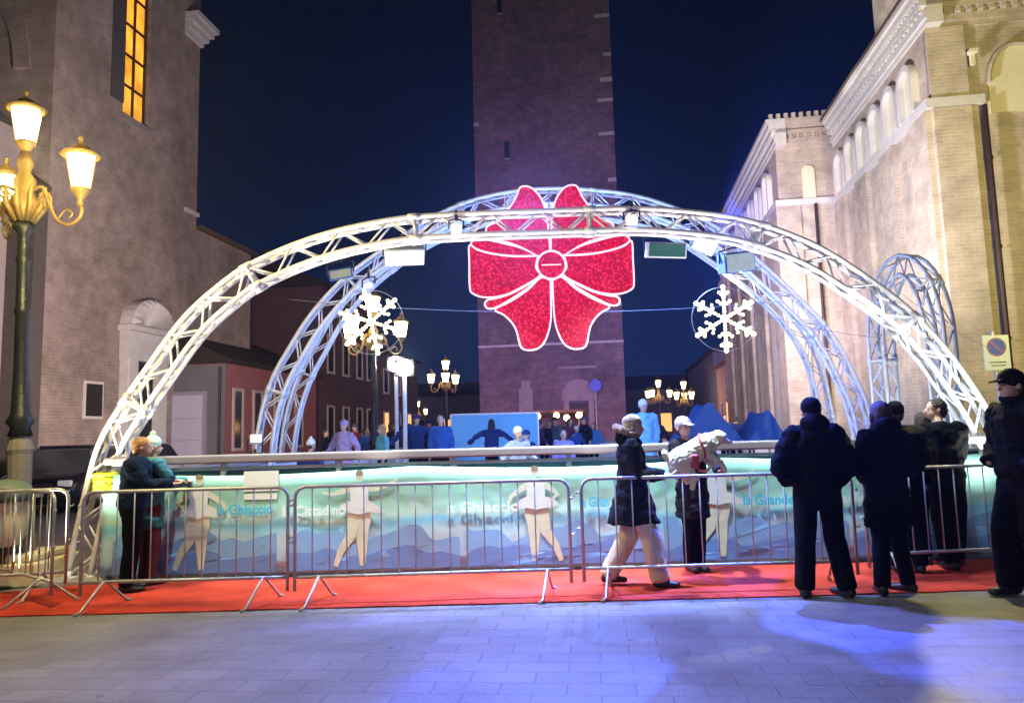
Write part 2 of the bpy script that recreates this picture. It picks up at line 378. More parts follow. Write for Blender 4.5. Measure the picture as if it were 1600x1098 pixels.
# small round blind window on transept face
bm = B(); prism(bm, arch_pts(-.78, 8.83, 9.75, .2), 7.33, 7.45); obj('blind_arch', bm, M_cream, ch)
# tall pointed niche on the facade
def pointed(xc, z0, zs, h, zt, n=10):
    pts = [(xc-h, z0), (xc+h, z0), (xc+h, zs)]
    for k in range(1, n): t = k/n; pts.append((xc+h*(1-t**1.6), zs+(zt-zs)*math.sin(t*math.pi/2)**.9))
    pts.append((xc, zt))
    for k in range(n-1, 0, -1): t = k/n; pts.append((xc-h*(1-t**1.6), zs+(zt-zs)*math.sin(t*math.pi/2)**.9))
    pts.append((xc-h, zs)); return pts
bm = B(); prism(bm, pointed(1.85, 8.3, 9.0, .62, 9.85), -.05, .1); nc = obj('pointed_niche', bm, M_cream, ch)
bm = B(); P = pointed(1.85, 8.3, 9.0, .62, 9.85)[2:]; P = [V((x, -.1, z)) for x, z in P]; tube(bm, P, .05, 6); obj('arch_moulding', bm, M_cbrick, nc)
bm = B(); box(bm, .82, .98, -.28, -.1, 9.65, 9.73); box(bm, .86, .94, -.2, -.1, 9.4, 9.65); obj('stone_bracket', bm, M_cream, ch)
bm = B(); box(bm, 2.75, 2.95, -.28, -.0, 9.65, 9.75); obj('stone_bracket', bm, M_cream, ch)
bm = B(); tube(bm, [(1.05, -.16, 8.45), (1.05, -.16, 2.3), (1.05, -.16, .1)], .055, 10)
for z in (1.2, 3.2, 5.2, 7.2): tube(bm, [(1.05, -.16, z), (1.05, -.16, z+.06)], .075, 10)
obj('downpipe', bm, pm('brown_copper', (.045, .025, .02), .5, .5), ch)
bm = B(); tube(bm, [(-.65, 7.22, 8.6), (-.65, 7.22, 5.0), (-.65, 7.22, .1)], .05, 8); obj('downpipe', bm, pm('brown_copper', (.045, .025, .02)), ch)
# tall blue-lit recesses low in transept wall
bm = B(); 
for y in (8.9, 11.5, 14.2, 16.9): box(bm, -1.79, -1.7, y, y+.8, 1.0, 5.8)
obj('blind_window', bm, M_cstone, ch)
bm = B(); box(bm, 1.6, 2.3, -.1, .1, 0, 3.4); obj('side_door', bm, M_black, ch)

# ------------------------------------------------------------------ left church / tall building
lx, ly = -15.3+math.tan(AX)*20, 20.0
lb = thing('palace', 'tall rough brick building with a lit barred window and shell hooded portal', 'building', (lx, ly, 0), -AX)
M_lbrick = brick_mat('old_brick', (.32, .245, .22), (.385, .295, .26), (.40, .33, .30), .42, .3, .09, .4, .4)
HT = 24
bm = B()
wy0, wy1, wz0, wz1 = 2.45, 3.72, 11.9, 18.2     # opening
box(bm, -8, 0, 0, wy0, 0, HT); box(bm, -8, 0, wy1, 6.7, 0, HT); box(bm, -8, 0, wy0, wy1, 0, wz0); box(bm, -8, 0, wy0, wy1, wz1, HT); box(bm, -8, -.75, wy0, wy1, wz0, wz1)
bmesh.ops.remove_doubles(bm, verts=bm.verts, dist=1e-4)
obj('brick_wall', bm, M_lbrick, lb)
win = None
bm = B(); box(bm, -.24, -.19, wy0+.05, wy1-.05, wz0+.05, wz1-.05); M_orange = em('lit_amber_glass', (1.0, .42, .035), 1.15)
_nt = M_orange.node_tree; _no = _nt.nodes.new('ShaderNodeTexNoise'); _no.inputs['Scale'].default_value = 1.6; _no.inputs['Detail'].default_value = 5; _tc = _nt.nodes.new('ShaderNodeTexCoord'); _nt.links.new(_tc.outputs['Object'], _no.inputs[0])
_mr = _nt.nodes.new('ShaderNodeMapRange'); _mr.inputs[1].default_value = .3; _mr.inputs[2].default_value = .7; _mr.inputs[3].default_value = .45; _mr.inputs[4].default_value = 1.6; _nt.links.new(_no.outputs['Fac'], _mr.inputs[0]); _nt.links.new(_mr.outputs[0], _nt.nodes['Principled BSDF'].inputs['Emission Strength'])
fr = B(); th = .05
for y in (wy0, (wy0+wy1)/2-.03, wy1-.1): box(fr, -.17, -.11, y, y+.07, wz0, wz1)
for z in [wz0+k*1.05 for k in range(7)]: box(fr, -.165, -.12, wy0+.071, wy1-.1, z, z+.08)
window = obj('window', fr, pm('window_iron', (.05, .02, .012), .6), lb); obj('lit_glass', bm, M_orange, window)
bm = B(); box(bm, -.35, .1, wy0-.1, wy1+.1, wz0-.18, wz0-.002); obj('sill', bm, pm('plain_stone', (.28, .25, .23), .85), window)
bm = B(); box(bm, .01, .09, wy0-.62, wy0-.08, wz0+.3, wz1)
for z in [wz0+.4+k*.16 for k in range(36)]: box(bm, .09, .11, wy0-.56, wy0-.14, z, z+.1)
obj('recess_shade_slab', bm, pm('recess_shade_grey', (.09, .085, .095), .7), lb)  # dark slatted slab standing in for the shaded recess beside the window
# wing
bm = B(); prismx(bm, [(6.7, 0), (10.9, 0), (10.9, 9.3), (6.7, 9.3)], -8, -.02); obj('wing_wall', bm, M_lbrick, lb)
bm = B(); prismx(bm, [(6.71, 9.3), (11.0, 9.3), (11.0, 9.42), (6.71, 9.42)], -8.2, .25); obj('wing_roof', bm, pm('roof_tile', (.12, .07, .05)), lb)
bm = B()
for k in range(4): box(bm, -.6-k*.02, .12+k*.14, 5.7, 6.78+k*.12, 16.4+k*.22, 16.59+k*.22)
obj('stone_cornice', bm, M_white, lb)
bm = B(); box(bm, -.1, .1, 5.9, 6.75, 9.75, 9.88); obj('stone_ledge', bm, M_white, lb)
# front-facing block: low aisle with raking parapet, pilaster, barred window
bm = B(); prism(bm, [(-8, 0), (-.8, 0), (-.8, 10.1), (-2.1, 11.3), (-8, 16.4)], -1.2, -.01); obj('aisle_wall', bm, pm('aisle_plaster', (.42, .36, .34), .9, 0, .2, 1.2, .5), lb)
bm = B(); box(bm, -.79, .02, -.45, -.01, 0, 8.2); box(bm, -.85, .1, -.5, -.01, 8.2, 8.5); obj('buttress', bm, pm('buttress_brick', (.1, .085, .08), .9), lb)
bm = B(); arch_band(bm, -4.6, 12.0, 3.4, 3.9, -.1, -.01, 20); obj('blind_arch', bm, M_lbrick, lb)
bm = B(); box(bm, -3.2, -1.25, -1.26, -1.15, 3.6, 5.9); wd = obj('window', bm, M_darkglass, lb)
bm = B(); box(bm, -3.3, -1.15, -1.3, -1.2, 5.9, 6.0); box(bm, -3.3, -1.15, -1.34, -1.2, 3.48, 3.6); box(bm, -1.25, -1.15, -1.3, -1.2, 3.6, 5.9)
for x in (-3.0, -2.65, -2.3, -1.95, -1.6): box(bm, x, x+.04, -1.3, -1.26, 3.6, 5.9)
for z in (4.2, 4.8, 5.4): box(bm, -3.2, -1.25, -1.29, -1.27, z, z+.04)
obj('grille', bm, M_white, wd)
for o_ in lb.children:
    if o_.name.split('.')[0] in ('aisle_wall', 'buttress', 'blind_arch') or o_ == wd: o_.location = (0, -.45, 0)
bm = B(); box(bm, -8, -.0, -.449, .0, 0, HT-.01); obj('brick_pier', bm, M_lbrick, lb)
# portal with shell canopy
bm = B(); y0, y1 = 2.75, 4.7
box(bm, -.02, .3, y0, y0+.42, 0, 4.9); box(bm, -.02, .3, y1-.42, y1, 0, 4.9); box(bm, -.02, .32, y0-.1, y1+.1, 4.05, 4.95); box(bm, -.02, .5, y0-.2, y1+.2, 4.95, 5.12)
box(bm, -.02, .26, y0-.06, y0+.0, 0, 4.9)
for k in range(12):      # ribs of the shell
    a0, a1 = math.pi*k/12, math.pi*(k+1)/12; yc = (y0+y1)/2; rr = (y1-y0)/2+.12
    p = [V((-.02, yc, 5.12)), V((.42*1, yc+rr*math.cos(a0), 5.12+.95*math.sin(a0))), V((.42, yc+rr*math.cos(a1), 5.12+.95*math.sin(a1)))]
    am = (a0+a1)/2; mid = V((.62, yc+rr*.8*math.cos(am), 5.12+.76*math.sin(am)))
    vs = [bm.verts.new(q) for q in (V((.08, yc, 5.14)), p[1], mid, p[2])]; bm.faces.new((vs[0], vs[1], vs[2])); bm.faces.new((vs[0], vs[2], vs[3])); bm.faces.new((vs[1], vs[3], vs[2]))
    q2 = [bm.verts.new(q) for q in (V((-.02, yc+rr*math.cos(a0), 5.12+.95*math.sin(a0))), V((-.02, yc+rr*math.cos(a1), 5.12+.95*math.sin(a1))))]
    bm.faces.new((vs[1], q2[0], q2[1], vs[3]))
obj('portal', bm, M_white, lb)
bm = B(); box(bm, -.01, .06, y0+.42, y1-.42, 0, 4.04); obj('door', bm, M_black, lb)
bm = B(); box(bm, -.01, .05, 1.15, 1.95, 2.2, 3.3); o = obj('notice_board', bm, M_white, lb)
bm = B(); box(bm, .05, .07, 1.22, 1.88, 2.28, 3.22); obj('notice_panel', bm, M_black, o)

# ------------------------------------------------------------------ low pink house with garage, then a run of dark houses
def xl(X0, Y): return X0+math.tan(AX)*Y
def house(name, label, X0, Y0, Y1, depth, h, roofh, mat, roofm, side=1, wins=(), cat='house', garage=False, gy=0, door=None):
    """side=1: facade faces +x (left row); side=-1: facade faces -x (right row). local y along the street, x outward"""
    t = thing(name, label, cat, (xl(X0, Y0), Y0, 0), -AX)
    L = (Y1-Y0)/math.cos(AX); s = side
    b = B(); box(b, min(0, -s*depth), max(0, -s*depth), 0, L, 0, h); bmesh.ops.recalc_face_normals(b, faces=b.faces); obj('wall', b, mat, t)
    b = B(); mid = -s*depth/2
    prism(b, [(s*.3, h-.02), (s*.3, h+.1), (mid, h+roofh), (-s*(depth+.3), h+.1), (-s*(depth+.3), h-.02)], -.25, L+.1)
    rf = obj('roof', b, roofm, t)
    b = B(); box(b, mid-.3, mid+.3, L*.35, L*.35+.6, h+roofh-.5, h+roofh+.8); obj('chimney', b, mat, rf)
    for (y, z, wy, wz, lit) in wins:
        b = B(); x0, x1 = sorted((0, s*.06)); 
        box(b, x0, x1, y-.1, y, z-.1, z+wz+.1); box(b, x0, x1, y+wy, y+wy+.1, z-.1, z+wz+.1); box(b, x0, x1, y, y+wy, z+wz, z+wz+.1); box(b, min(0, s*.12), max(0, s*.12), y, y+wy, z-.1, z)
        f = obj('window', b, pm('window_surround', (.5, .42, .42), .8), t)
        b = B(); box(b, min(0, s*.02), max(0, s*.02), y, y+wy, z, z+wz); obj('pane', b, MATS.get('lit_window_'+lit) if lit else M_darkglass, f)
    return t, L
em('lit_window_warm', (1, .5, .14), 1.3)
M_roof = pm('roof_dark', (.03, .022, .02), .9, 0, .3, 5, .5)
M_pink = pm('pink_render', (.33, .12, .12), .9, 0, .2, 1.5, .4)
t, L = house('house', 'low pink house with white framed windows and a wide pale garage door', -13.4, 25.3, 33, 5.5, 4.15, 1.5, M_pink, M_roof, 1,
             [(.55, 1.2, .55, 2.0, ''), (2.0, 1.2, .55, 2.0, ''), (3.7, 1.2, .6, 2.0, ''), (5.6, 1.2, .6, 2.0, '')])
bm = B(); box(bm, -5.5, .02, -.06, 0, 0, 4.1); obj('gable_wall', bm, pm('grey_render', (.16, .15, .17), .9, 0, .25, 1.2, .4), t)
bm = B(); box(bm, -2.55, -.75, -.14, -.06, 0, 3.05); gd = obj('garage_door', bm, pm('garage_paint', (.5, .48, .62), .5, 0, .06, 1, .1), t)
bm = B(); box(bm, -2.68, -2.55, -.16, -.06, 0, 3.18); box(bm, -.75, -.62, -.16, -.06, 0, 3.18); box(bm, -2.55, -.75, -.16, -.06, 3.05, 3.18)
for z in (.75, 1.5, 2.25): box(bm, -2.5, -.8, -.15, -.14, z, z+.02)
obj('frame', bm, pm('garage_trim', (.3, .29, .36), .6), gd)
bm = B(); tube(bm, [(-.15, -.12, 4.0), (-.15, -.12, .05)], .05); obj('downpipe', bm, M_black, t)
M_maroon = pm('maroon_render', (.10, .05, .06), .9, 0, .3, 1.2, .4)
house('house', 'dark maroon townhouse with tall thin shutters behind the snowflake nearest the palace', -13.6, 34, 41.5, 8, 8.6, 1.8, M_maroon, M_roof, 1,
      [(y, z, .7, 1.7, '') for y in (.8, 2.8, 4.8, 6.4) for z in (1.2, 4.6)], 'house')
house('house', 'lower dark house with one warm lit window past the maroon townhouse', -13.4, 41.6, 50, 8, 6.3, 1.6, pm('brown_render', (.11, .075, .06), .9, 0, .3, 1.2, .4), M_roof, 1,
      [(1.0, 1.2, .8, 1.6, 'warm'), (3.4, 1.2, .8, 1.6, ''), (5.8, 1.2, .8, 1.6, 'warm'), (1.0, 4.0, .8, 1.3, ''), (3.4, 4.0, .8, 1.3, '')])
M_rpink = pm('rose_render', (.5, .3, .26), .9, 0, .2, 1.2, .4)
house('house', 'small rose coloured house tucked against the far end of the church', 6.1, 37.2, 44, 6, 4.9, 1.5, M_rpink, pm('roof_orange', (.22, .09, .05), .9, 0, .3, 5, .4), -1,
      [(.8, 1.0, .8, 1.8, ''), (2.6, 1.0, .8, 1.8, 'warm'), (4.6, 1.0, .8, 1.8, ''), (.8, 3.2, .7, 1.0, ''), (2.6, 3.2, .7, 1.0, '')])
house('house', 'dim grey house farther along past the rose coloured one', 6.0, 44.2, 60, 8, 6.0, 1.5, pm('grey_render', (.16, .15, .17)), M_roof, -1,
      [(y, 1.0, .9, 1.8, l_) for y, l_ in ((1, ''), (3.4, 'warm'), (6, ''), (9, ''), (12, 'warm'))])
# low dark terrace closing the square behind tower
t = thing('terrace', 'long low dark terrace closing the square behind the bell tower', 'building', (-14, 74, 0), -AX)
bm = B(); box(bm, 0, 34, 0, 8, 0, 5.2); obj('wall', bm, pm('grey_render', (.16, .15, .17)), t)
bm = B(); prismx(bm, [(-.3, 5.2), (8.3, 5.2), (8.3, 5.3), (4, 6.8), (-.3, 5.3)], -.3, 34.3); obj('roof', bm, M_roof, t)
for k in range(11):
    bm = B(); x = 1.2+k*3; box(bm, x, x+1, -.05, .0, 1.2, 2.9); obj('window', bm, MATS['lit_window_warm'] if k in (2, 5, 9) else M_darkglass, t)

# ------------------------------------------------------------------ truss arches
def truss(name, label, pts, size, r, depth_dir=V((0, 1, 0)), group='aluminium truss arches over the rink', nb=46, mat=None, base_plate=True):
    """pts: outer line of the arch (world). box truss of four chords with zigzag lattice"""
    P = resample(smooth_path(pts), nb*2+1); n = len(P); mat = mat or M_alu
    o0 = V((P[0].x, P[0].y, 0)); t = thing(name, label, 'truss arch', o0, 0, group)
    P = [p-o0 for p in P]; dd = depth_dir.normalized()
    inner = []
    for i, p in enumerate(P):
        tg = (P[min(i+1, n-1)]-P[max(i-1, 0)]).normalized(); nn = dd.cross(tg).normalized()
        c = sum((q for q in P), V())/n
        if (c-p).dot(nn) < 0: nn = -nn
        inner.append(p+nn*size)
    hd = size*.36; lines = [[p-dd*hd for p in P], [p+dd*hd for p in P], [p-dd*hd for p in inner], [p+dd*hd for p in inner]]
    for L_ in lines:
        b = B(); tube(b, L_, r, 8); obj('chord', b, mat, t, True)
    b = B(); rb = r*.42
    for i in range(0, n-2, 2):
        for a, c in ((0, 2), (1, 3), (0, 1), (2, 3)):
            A, C_ = lines[a], lines[c]
            if (i//2) % 2 == 0: tube(b, [A[i], C_[i+2]], rb, 6)
            else: tube(b, [C_[i], A[i+2]], rb, 6)
    obj('lattice', b, mat, t, True)
    for i in range(0, n, 14):       # segment joints: coupling frames
        b = B(); q = [lines[0][i], lines[1][i], lines[3][i], lines[2][i]]
        for k in range(4): tube(b, [q[k], q[(k+1) % 4]], r*.75, 6)
        for k in range(4):
            j = min(i+1, n-1); L_ = lines[k]; d = (L_[j]-L_[max(i-1, 0)]).normalized()*.07; tube(b, [L_[i]-d, L_[i]+d], r*1.35, 8)
        obj('coupling_frame', b, mat, t, True)
    if base_plate:
        for e in (0, -1):
            c = (lines[0][e]+lines[3][e])/2; b = B(); bbox(b, c.x-.35, c.x+.35, c.y-.35, c.y+.35, 0, .05, .01); obj('base_plate', b, M_galv, t)
    return t, [p+o0 for p in P], [p+o0 for p in inner]
Y1 = 8.35
def ap(L_, Y): return [at(x, y, Y) for x, y in L_]
front = ap([(133, 800), (160, 697), (197, 631), (237, 573), (291, 500), (345, 450), (400, 413), (500, 372), (617, 346), (720, 338), (850, 333), (981, 329), (1060, 333), (1149, 344), (1230, 369), (1300, 403), (1396, 470), (1450, 522), (1492, 575), (1545, 660), (1572, 740)], Y1)
front = [V((front[0].x-.12, Y1, .05))]+front+[V((front[-1].x+.22, Y1, .05))]
t1, F_out, F_in = truss('truss_arch', 'bright aluminium truss arch spanning the rink front just above the banner', front, .25, .031, nb=52)
Y2 = 12.2
mid = ap([(406, 672), (427, 594), (455, 543), (482, 500), (520, 455), (558, 421), (617, 380), (680, 340), (740, 315), (806, 301), (870, 297), (930, 300), (990, 308), (1047, 325), (1110, 352), (1175, 402), (1244, 466), (1295, 521), (1331, 586), (1357, 655)], Y2)
mid = [V((mid[0].x-.15, Y2, .05))]+mid+[V((mid[-1].x+.15, Y2, .05))]
t2, M_out, M_in = truss('truss_arch', 'blue lit truss arch in the middle of the rink behind the bow', mid, .26, .033, nb=52)
Y3 = 17.5
def ell(cx_, w_, h_, Y, n=21): return [V((cx_+w_*math.cos(math.pi-math.pi*k/(n-1)), Y, .05+h_*math.sin(math.pi*k/(n-1))**.95)) for k in range(n)]
Y3 = 14.4
far = ap([(444, 672), (464, 596), (490, 545), (520, 492), (560, 444), (610, 402), (670, 364), (740, 337), (806, 324), (870, 320), (930, 323), (1000, 334), (1060, 356), (1120, 394), (1185, 442), (1240, 497), (1278, 560), (1300, 655)], Y3)
far = [V((far[0].x-.15, Y3, .05))]+far+[V((far[-1].x+.15, Y3, .05))]
truss('truss_arch', 'farthest deep blue truss arch just behind the middle one', far, .24, .03, nb=46)
# small entrance arch beside the rink
sa, sb = at(1378, 700, 10.4), at(1500, 700, 9.3)
nn = 15; sm = []
for k in range(nn):
    a = math.pi-math.pi*k/(nn-1); c = (sa+sb)/2; u = (sb-sa)/2
    p = c+u*math.cos(a); p.z = 2.6+1.15*math.sin(a); sm.append(p)
sm = [V((sa.x, sa.y, .05)), V((sa.x, sa.y, 1.4))]+sm+[V((sb.x, sb.y, 1.4)), V((sb.x, sb.y, .05))]
dv = (sb-sa); dv.z = 0; truss('truss_arch', 'small round topped truss arch standing beside the church end of the rink', sm, .26, .024, dv.cross(V((0, 0, 1))), nb=24)
# yellow padding on foot of the arch (safety wrap)
bm = B(); p = at(172, 752, Y1)
for k in range(9): ecap_pts = [V((p.x+.13*math.cos(a)+.012*math.sin(k*2+a*3), Y1-.0+.2*math.sin(a), p.z-.09+k*.022)) for a in [2*math.pi*q/14 for q in range(14)]]; tube(bm, ecap_pts, .02+.004*math.sin(k*1.7), 6, closed=True)
M_yel = pm('reflective_yellow', (.75, .7, .02), .5, 0, .2, 20, .5)
obj('padding', bm, M_yel, t1, smooth=True, loc=-V(t1.location))

# ------------------------------------------------------------------ rink: ice, boards, rails
bm = B(); v = [(-4.7, 8.6), (5.6, 8.5), (9.6, 24), (-2.6, 24)]
a = [bm.verts.new((x, y, 0)) for x, y in v]; b_ = [bm.verts.new((x, y, .2)) for x, y in v]
bm.faces.new(b_); [bm.faces.new((a[i], a[(i+1) % 4], b_[(i+1) % 4], b_[i])) for i in range(4)]
bmesh.ops.recalc_face_normals(bm, faces=bm.faces)
M_ice = pm('ice_surface', (.66, .76, .84), .22, 0, .1, 1.5, .12, .6, 9)
structure(obj('ice_surface', bm, M_ice))
rk = thing('rink_board', 'long rink barrier with pale handrail carrying the ice skating banner', 'rink barrier', (0, 8.25, 0))
XL, XR = -4.55, 5.75
bm = B(); bbox(bm, XL, XR, -.05, .12, 1.24, 1.335, .02, 3); obj('handrail', bm, pm('rail_paint', (.22, .2, .215), .5, 0, .15, 5, .1), rk)
bm = B(); bbox(bm, XL, XR, 0, .06, 1.165, 1.2, .01); bbox(bm, XL, XR, 0, .05, .02, .06, .01); obj('lower_rail', bm, M_galv, rk)
for k in range(9):
    x = XL+.03+(XR-XL-.06)*k/8; bm = B(); bbox(bm, x-.03, x+.03, .005, .065, 0, 1.24, .006); obj('post', bm, M_galv, rk)
bm = B(); box(bm, XL, XR, .07, .1, .05, 1.16); obj('dasher_board', bm, pm('board_dark', (.06, .12, .14), .5, 0, .2, 2, .1), rk)
# banner print
def banner_mat():
    m, nt, b = newmat('banner_print'); n = nt.nodes; l = nt.links
    tc = n.new('ShaderNodeTexCoord'); s_ = n.new('ShaderNodeSeparateXYZ'); l.new(tc.outputs['Object'], s_.inputs[0])
    no = n.new('ShaderNodeTexNoise'); no.inputs['Scale'].default_value = 1.3; no.inputs['Detail'].default_value = 3; l.new(tc.outputs['Object'], no.inputs[0])
    ma = n.new('ShaderNodeMath'); ma.operation = 'MULTIPLY_ADD'; ma.inputs[1].default_value = .32; l.new(no.outputs['Fac'], ma.inputs[0]); l.new(s_.outputs[2], ma.inputs[2])
    cr = n.new('ShaderNodeValToRGB'); l.new(ma.outputs[0], cr.inputs[0]); e = cr.color_ramp.elements
    e[0].position = .15; e[0].color = (.12, .26, .72, 1); e[1].position = 1.35 if False else 1.0; e[1].color = (.26, .56, .48, 1)
    for p_, c in ((.3, (.33, .58, .86)), (.58, (.46, .74, .86)), (.72, (.18, .58, .84)), (.8, (.44, .76, .7)), (.92, (.36, .7, .62))):
        x = cr.color_ramp.elements.new(p_); x.color = (*c, 1)
    l.new(cr.outputs[0], b.inputs['Base Color']); b.inputs['Roughness'].default_value = .45
    n2 = n.new('ShaderNodeTexNoise'); n2.inputs['Scale'].default_value = 2.2; l.new(tc.outputs['Object'], n2.inputs[0])
    bp = n.new('ShaderNodeBump'); bp.inputs['Strength'].default_value = .5; bp.inputs['Distance'].default_value = .06; l.new(n2.outputs['Fac'], bp.inputs['Height']); l.new(bp.outputs[0], b.inputs['Normal'])
    return m
bn = thing('banner', 'teal and blue printed ice skating banner hung along the rink barrier', 'banner', (0, 8.2, 0))
bm = B(); NX = 120; ztop = 1.16
def sag(x):    # top edge droops between the eyelets
    q = (x-XL)/(XR-XL)*3; f = q-math.floor(q); return .055*math.sin(math.pi*f)
def wav(x, z): return .012*math.sin(x*3.1+z*2)+.007*math.sin(x*7.7)
grid = []
for i in range(NX+1):
    x = XL+.02+(XR-XL-.04)*i/NX; row = []
    for j in range(9):
        z = .06+(ztop-sag(x)-.06)*j/8; row.append(bm.verts.new((x, wav(x, z), z)))
    grid.append(row)
for i in range(NX):
    for j in range(8): bm.faces.new((grid[i][j], grid[i+1][j], grid[i+1][j+1], grid[i][j+1]))
base = obj('printed_sheet', bm, banner_mat(), bn, True)
so = base.modifiers.new('th', 'SOLIDIFY'); so.thickness = .006; so.offset = 1
def flat_on_banner(name, polys, mat, off):
    """print shapes: thin sheets following the banner's waves; polys in (x,z)"""
    b = B()
    for P in polys:
        vs = [b.verts.new((x, 0, z)) for x, z in P]; f = b.faces.new(vs)
    bmesh.ops.triangulate(b, faces=b.faces[:])
    for _ in range(3):
        long = [e for e in b.edges if e.calc_length() > .16]
        if long: bmesh.ops.subdivide_edges(b, edges=long, cuts=1); bmesh.ops.triangulate(b, faces=b.faces[:])
    for vv in b.verts: vv.co.y = wav(vv.co.x, vv.co.z)-off-.008
    for f in b.faces:
        f.normal_update()
        if f.normal.y > 0: f.normal_flip()
    return obj(name, b, mat, bn, True)
def bpx(px, py): p = at(px, py, 8.2); return (p.x, p.z)
M_hill = pm('print_blue', (.2, .44, .82), .5, 0, .2, 1.4, .1); M_hill2 = pm('print_violet', (.13, .28, .68), .5, 0, .3, 1.6, .1); M_mint = pm('print_mint', (.72, .88, .8), .5, 0, .18, 1.5, .1)
def ridge(x0, x1, base_z, amp, seed, n=60):
    rr = random.Random(seed); ph = [rr.uniform(0, 6) for _ in range(4)]
    top = [(x0+(x1-x0)*k/n, base_z+amp*(.5*math.sin(k*.2+ph[0])+.3*math.sin(k*.47+ph[1])+.06*math.sin(k*1.1+ph[2]))) for k in range(n+1)]
    return [(x0, .07)]+[(x1, .07)][::-1]+[] if False else [(x0, .07)]+top+[(x1, .07)]
segs = [(-4.4, -2.62, 1), (-2.5, -.62, 2), (-.55, 1.55, 3), (1.6, 3.6, 4), (3.65, 5.6, 5)]
flat_on_banner('printed_mountain', [ridge(a_, b2, .42, .16, s_) for a_, b2, s_ in segs], M_hill, .004)
flat_on_banner('printed_mountain', [ridge(a_, b2, .24, .09, s_+20) for a_, b2, s_ in segs], M_hill2, .006)
# skater prints: one-piece silhouettes
def skater_print(px, flip, s=1.0, out=False):
    x0 = bpx(px, 800)[0]
    def E_(cx_, cz_, rx, rz_, rot=0, n=18): return [(cx_+rx*math.cos(a)*math.cos(rot)-rz_*math.sin(a)*math.sin(rot), cz_+rx*math.cos(a)*math.sin(rot)+rz_*math.sin(a)*math.cos(rot)) for a in [2*math.pi*k/n for k in range(n)]]
    def limb(P, W):
        A = []; C_ = []
        for i in range(len(P)):
            a, c = V((*P[max(i-1, 0)], 0)), V((*P[min(i+1, len(P)-1)], 0)); d = (c-a).normalized(); n_ = V((-d.y, d.x, 0))*W[i]
            A.append((P[i][0]+n_.x, P[i][1]+n_.y)); C_.append((P[i][0]-n_.x, P[i][1]-n_.y))
        return A+C_[::-1]
    skin_ = [limb([(.02, .66), (.04, .5), (.02, .36), (.035, .2), (.03, .03)], [.1, .085, .06, .045, .028]),
             limb([(-.03, .62), (-.08, .46), (-.1, .34), (-.2, .2), (-.26, .03)], [.085, .07, .055, .04, .025]),
             limb([(.06, .86), (.17, .8), (.27, .73), (.3, .66)], [.035, .03, .022, .015]), limb([(-.06, .86), (-.16, .81), (-.24, .74), (-.16, .68)], [.035, .03, .022, .015]), E_(.005, .99, .045, .06)]
    if out: skin_[2] = limb([(.06, .86), (.18, .85), (.3, .88), (.42, .95)], [.035, .028, .02, .012]); skin_[3] = limb([(-.06, .86), (-.18, .83), (-.3, .8), (-.41, .82)], [.035, .028, .02, .012])
    dress = [limb([(0, .9), (.0, .8), (0, .68)], [.1, .085, .1]), [(-.11, .72), (.11, .72), (.2, .67), (.29, .6), (.2, .585), (.1, .6), (0, .575), (-.12, .6), (-.26, .62), (-.2, .68)]]
    f = lambda PP: [[(x0+flip*x*s, .075+z*s) for x, z in P] for P in PP]
    return f(skin_), f(dress)
M_fig = pm('print_cream', (.64, .72, .6), .5, 0, .2, 9, .1); M_drs = pm('print_white', (.72, .8, .84), .5, 0, .15, 9, .1)
for px, fl in ((312, 1), (562, 1), (838, -1), (1122, 1)): 
    A, D = skater_print(px, fl, 1.0, px in (562, 1122)); sk = None
    for i, P in enumerate(A): o = flat_on_banner('printed_limb' if i < 4 else 'printed_head', [P], M_fig, .008+.0012*i)
    xh, zh = sum(p[0] for p in A[4])/len(A[4]), max(p[1] for p in A[4]); flat_on_banner('printed_hair', [[(xh+.043*math.cos(a), zh-.022+.03*math.sin(a)) for a in [2*math.pi*k/14 for k in range(14)]]], pm('print_hair', (.3, .24, .16), .6), .0145)
    for i, P in enumerate(D): flat_on_banner('printed_dress', [P], M_drs, .0145+.0012*i)
M_sheet = pm('paper', (.72, .78, .76), .7, 0, .05, 4, .05)
for a_, b2, z0_, z1_ in ((382, 436, 736, 766), (382, 434, 771, 779)):
    x0, z1 = bpx(a_, z0_); x1, z0 = bpx(b2, z1_); flat_on_banner('printed_panel', [[(x0, z0), (x1, z0), (x1, z1), (x0, z1)]], M_sheet, .007)
# lettering
M_ltr = pm('print_letters', (.75, .9, .95), .5, 0, .05, 5, .0); M_ltrb = pm('print_letters_blue', (.08, .55, .85), .5, 0, .1, 5, 0)
def text_mesh(body, size, ext=.0015, bold=.0):
    cu = bpy.data.curves.new('txt', 'FONT'); cu.body = body; cu.size = size; cu.extrude = ext; cu.offset = bold; cu.resolution_u = 3
    o = bpy.data.objects.new('txt', cu); COL.objects.link(o); dg = bpy.context.evaluated_depsgraph_get(); dg.update()
    me = bpy.data.meshes.new_from_object(o.evaluated_get(dg)); bpy.data.objects.remove(o); return me
def banner_text(body, px0, px1, py, size, mat):
    me = text_mesh(body, size, .001, .004); b = B(); b.from_mesh(me)
    x0 = bpx(px0, py)[0]; x1, z = bpx(px1, py); wdt = max(v.co.x for v in b.verts)-min(v.co.x for v in b.verts); k = (x1-x0)/wdt
    for v_ in b.verts: x, zz = v_.co.x*k+x0, v_.co.y+z; v_.co = (x, wav(x, zz)-.026-v_.co.z, zz)
    return obj('lettering', b, mat, bn)
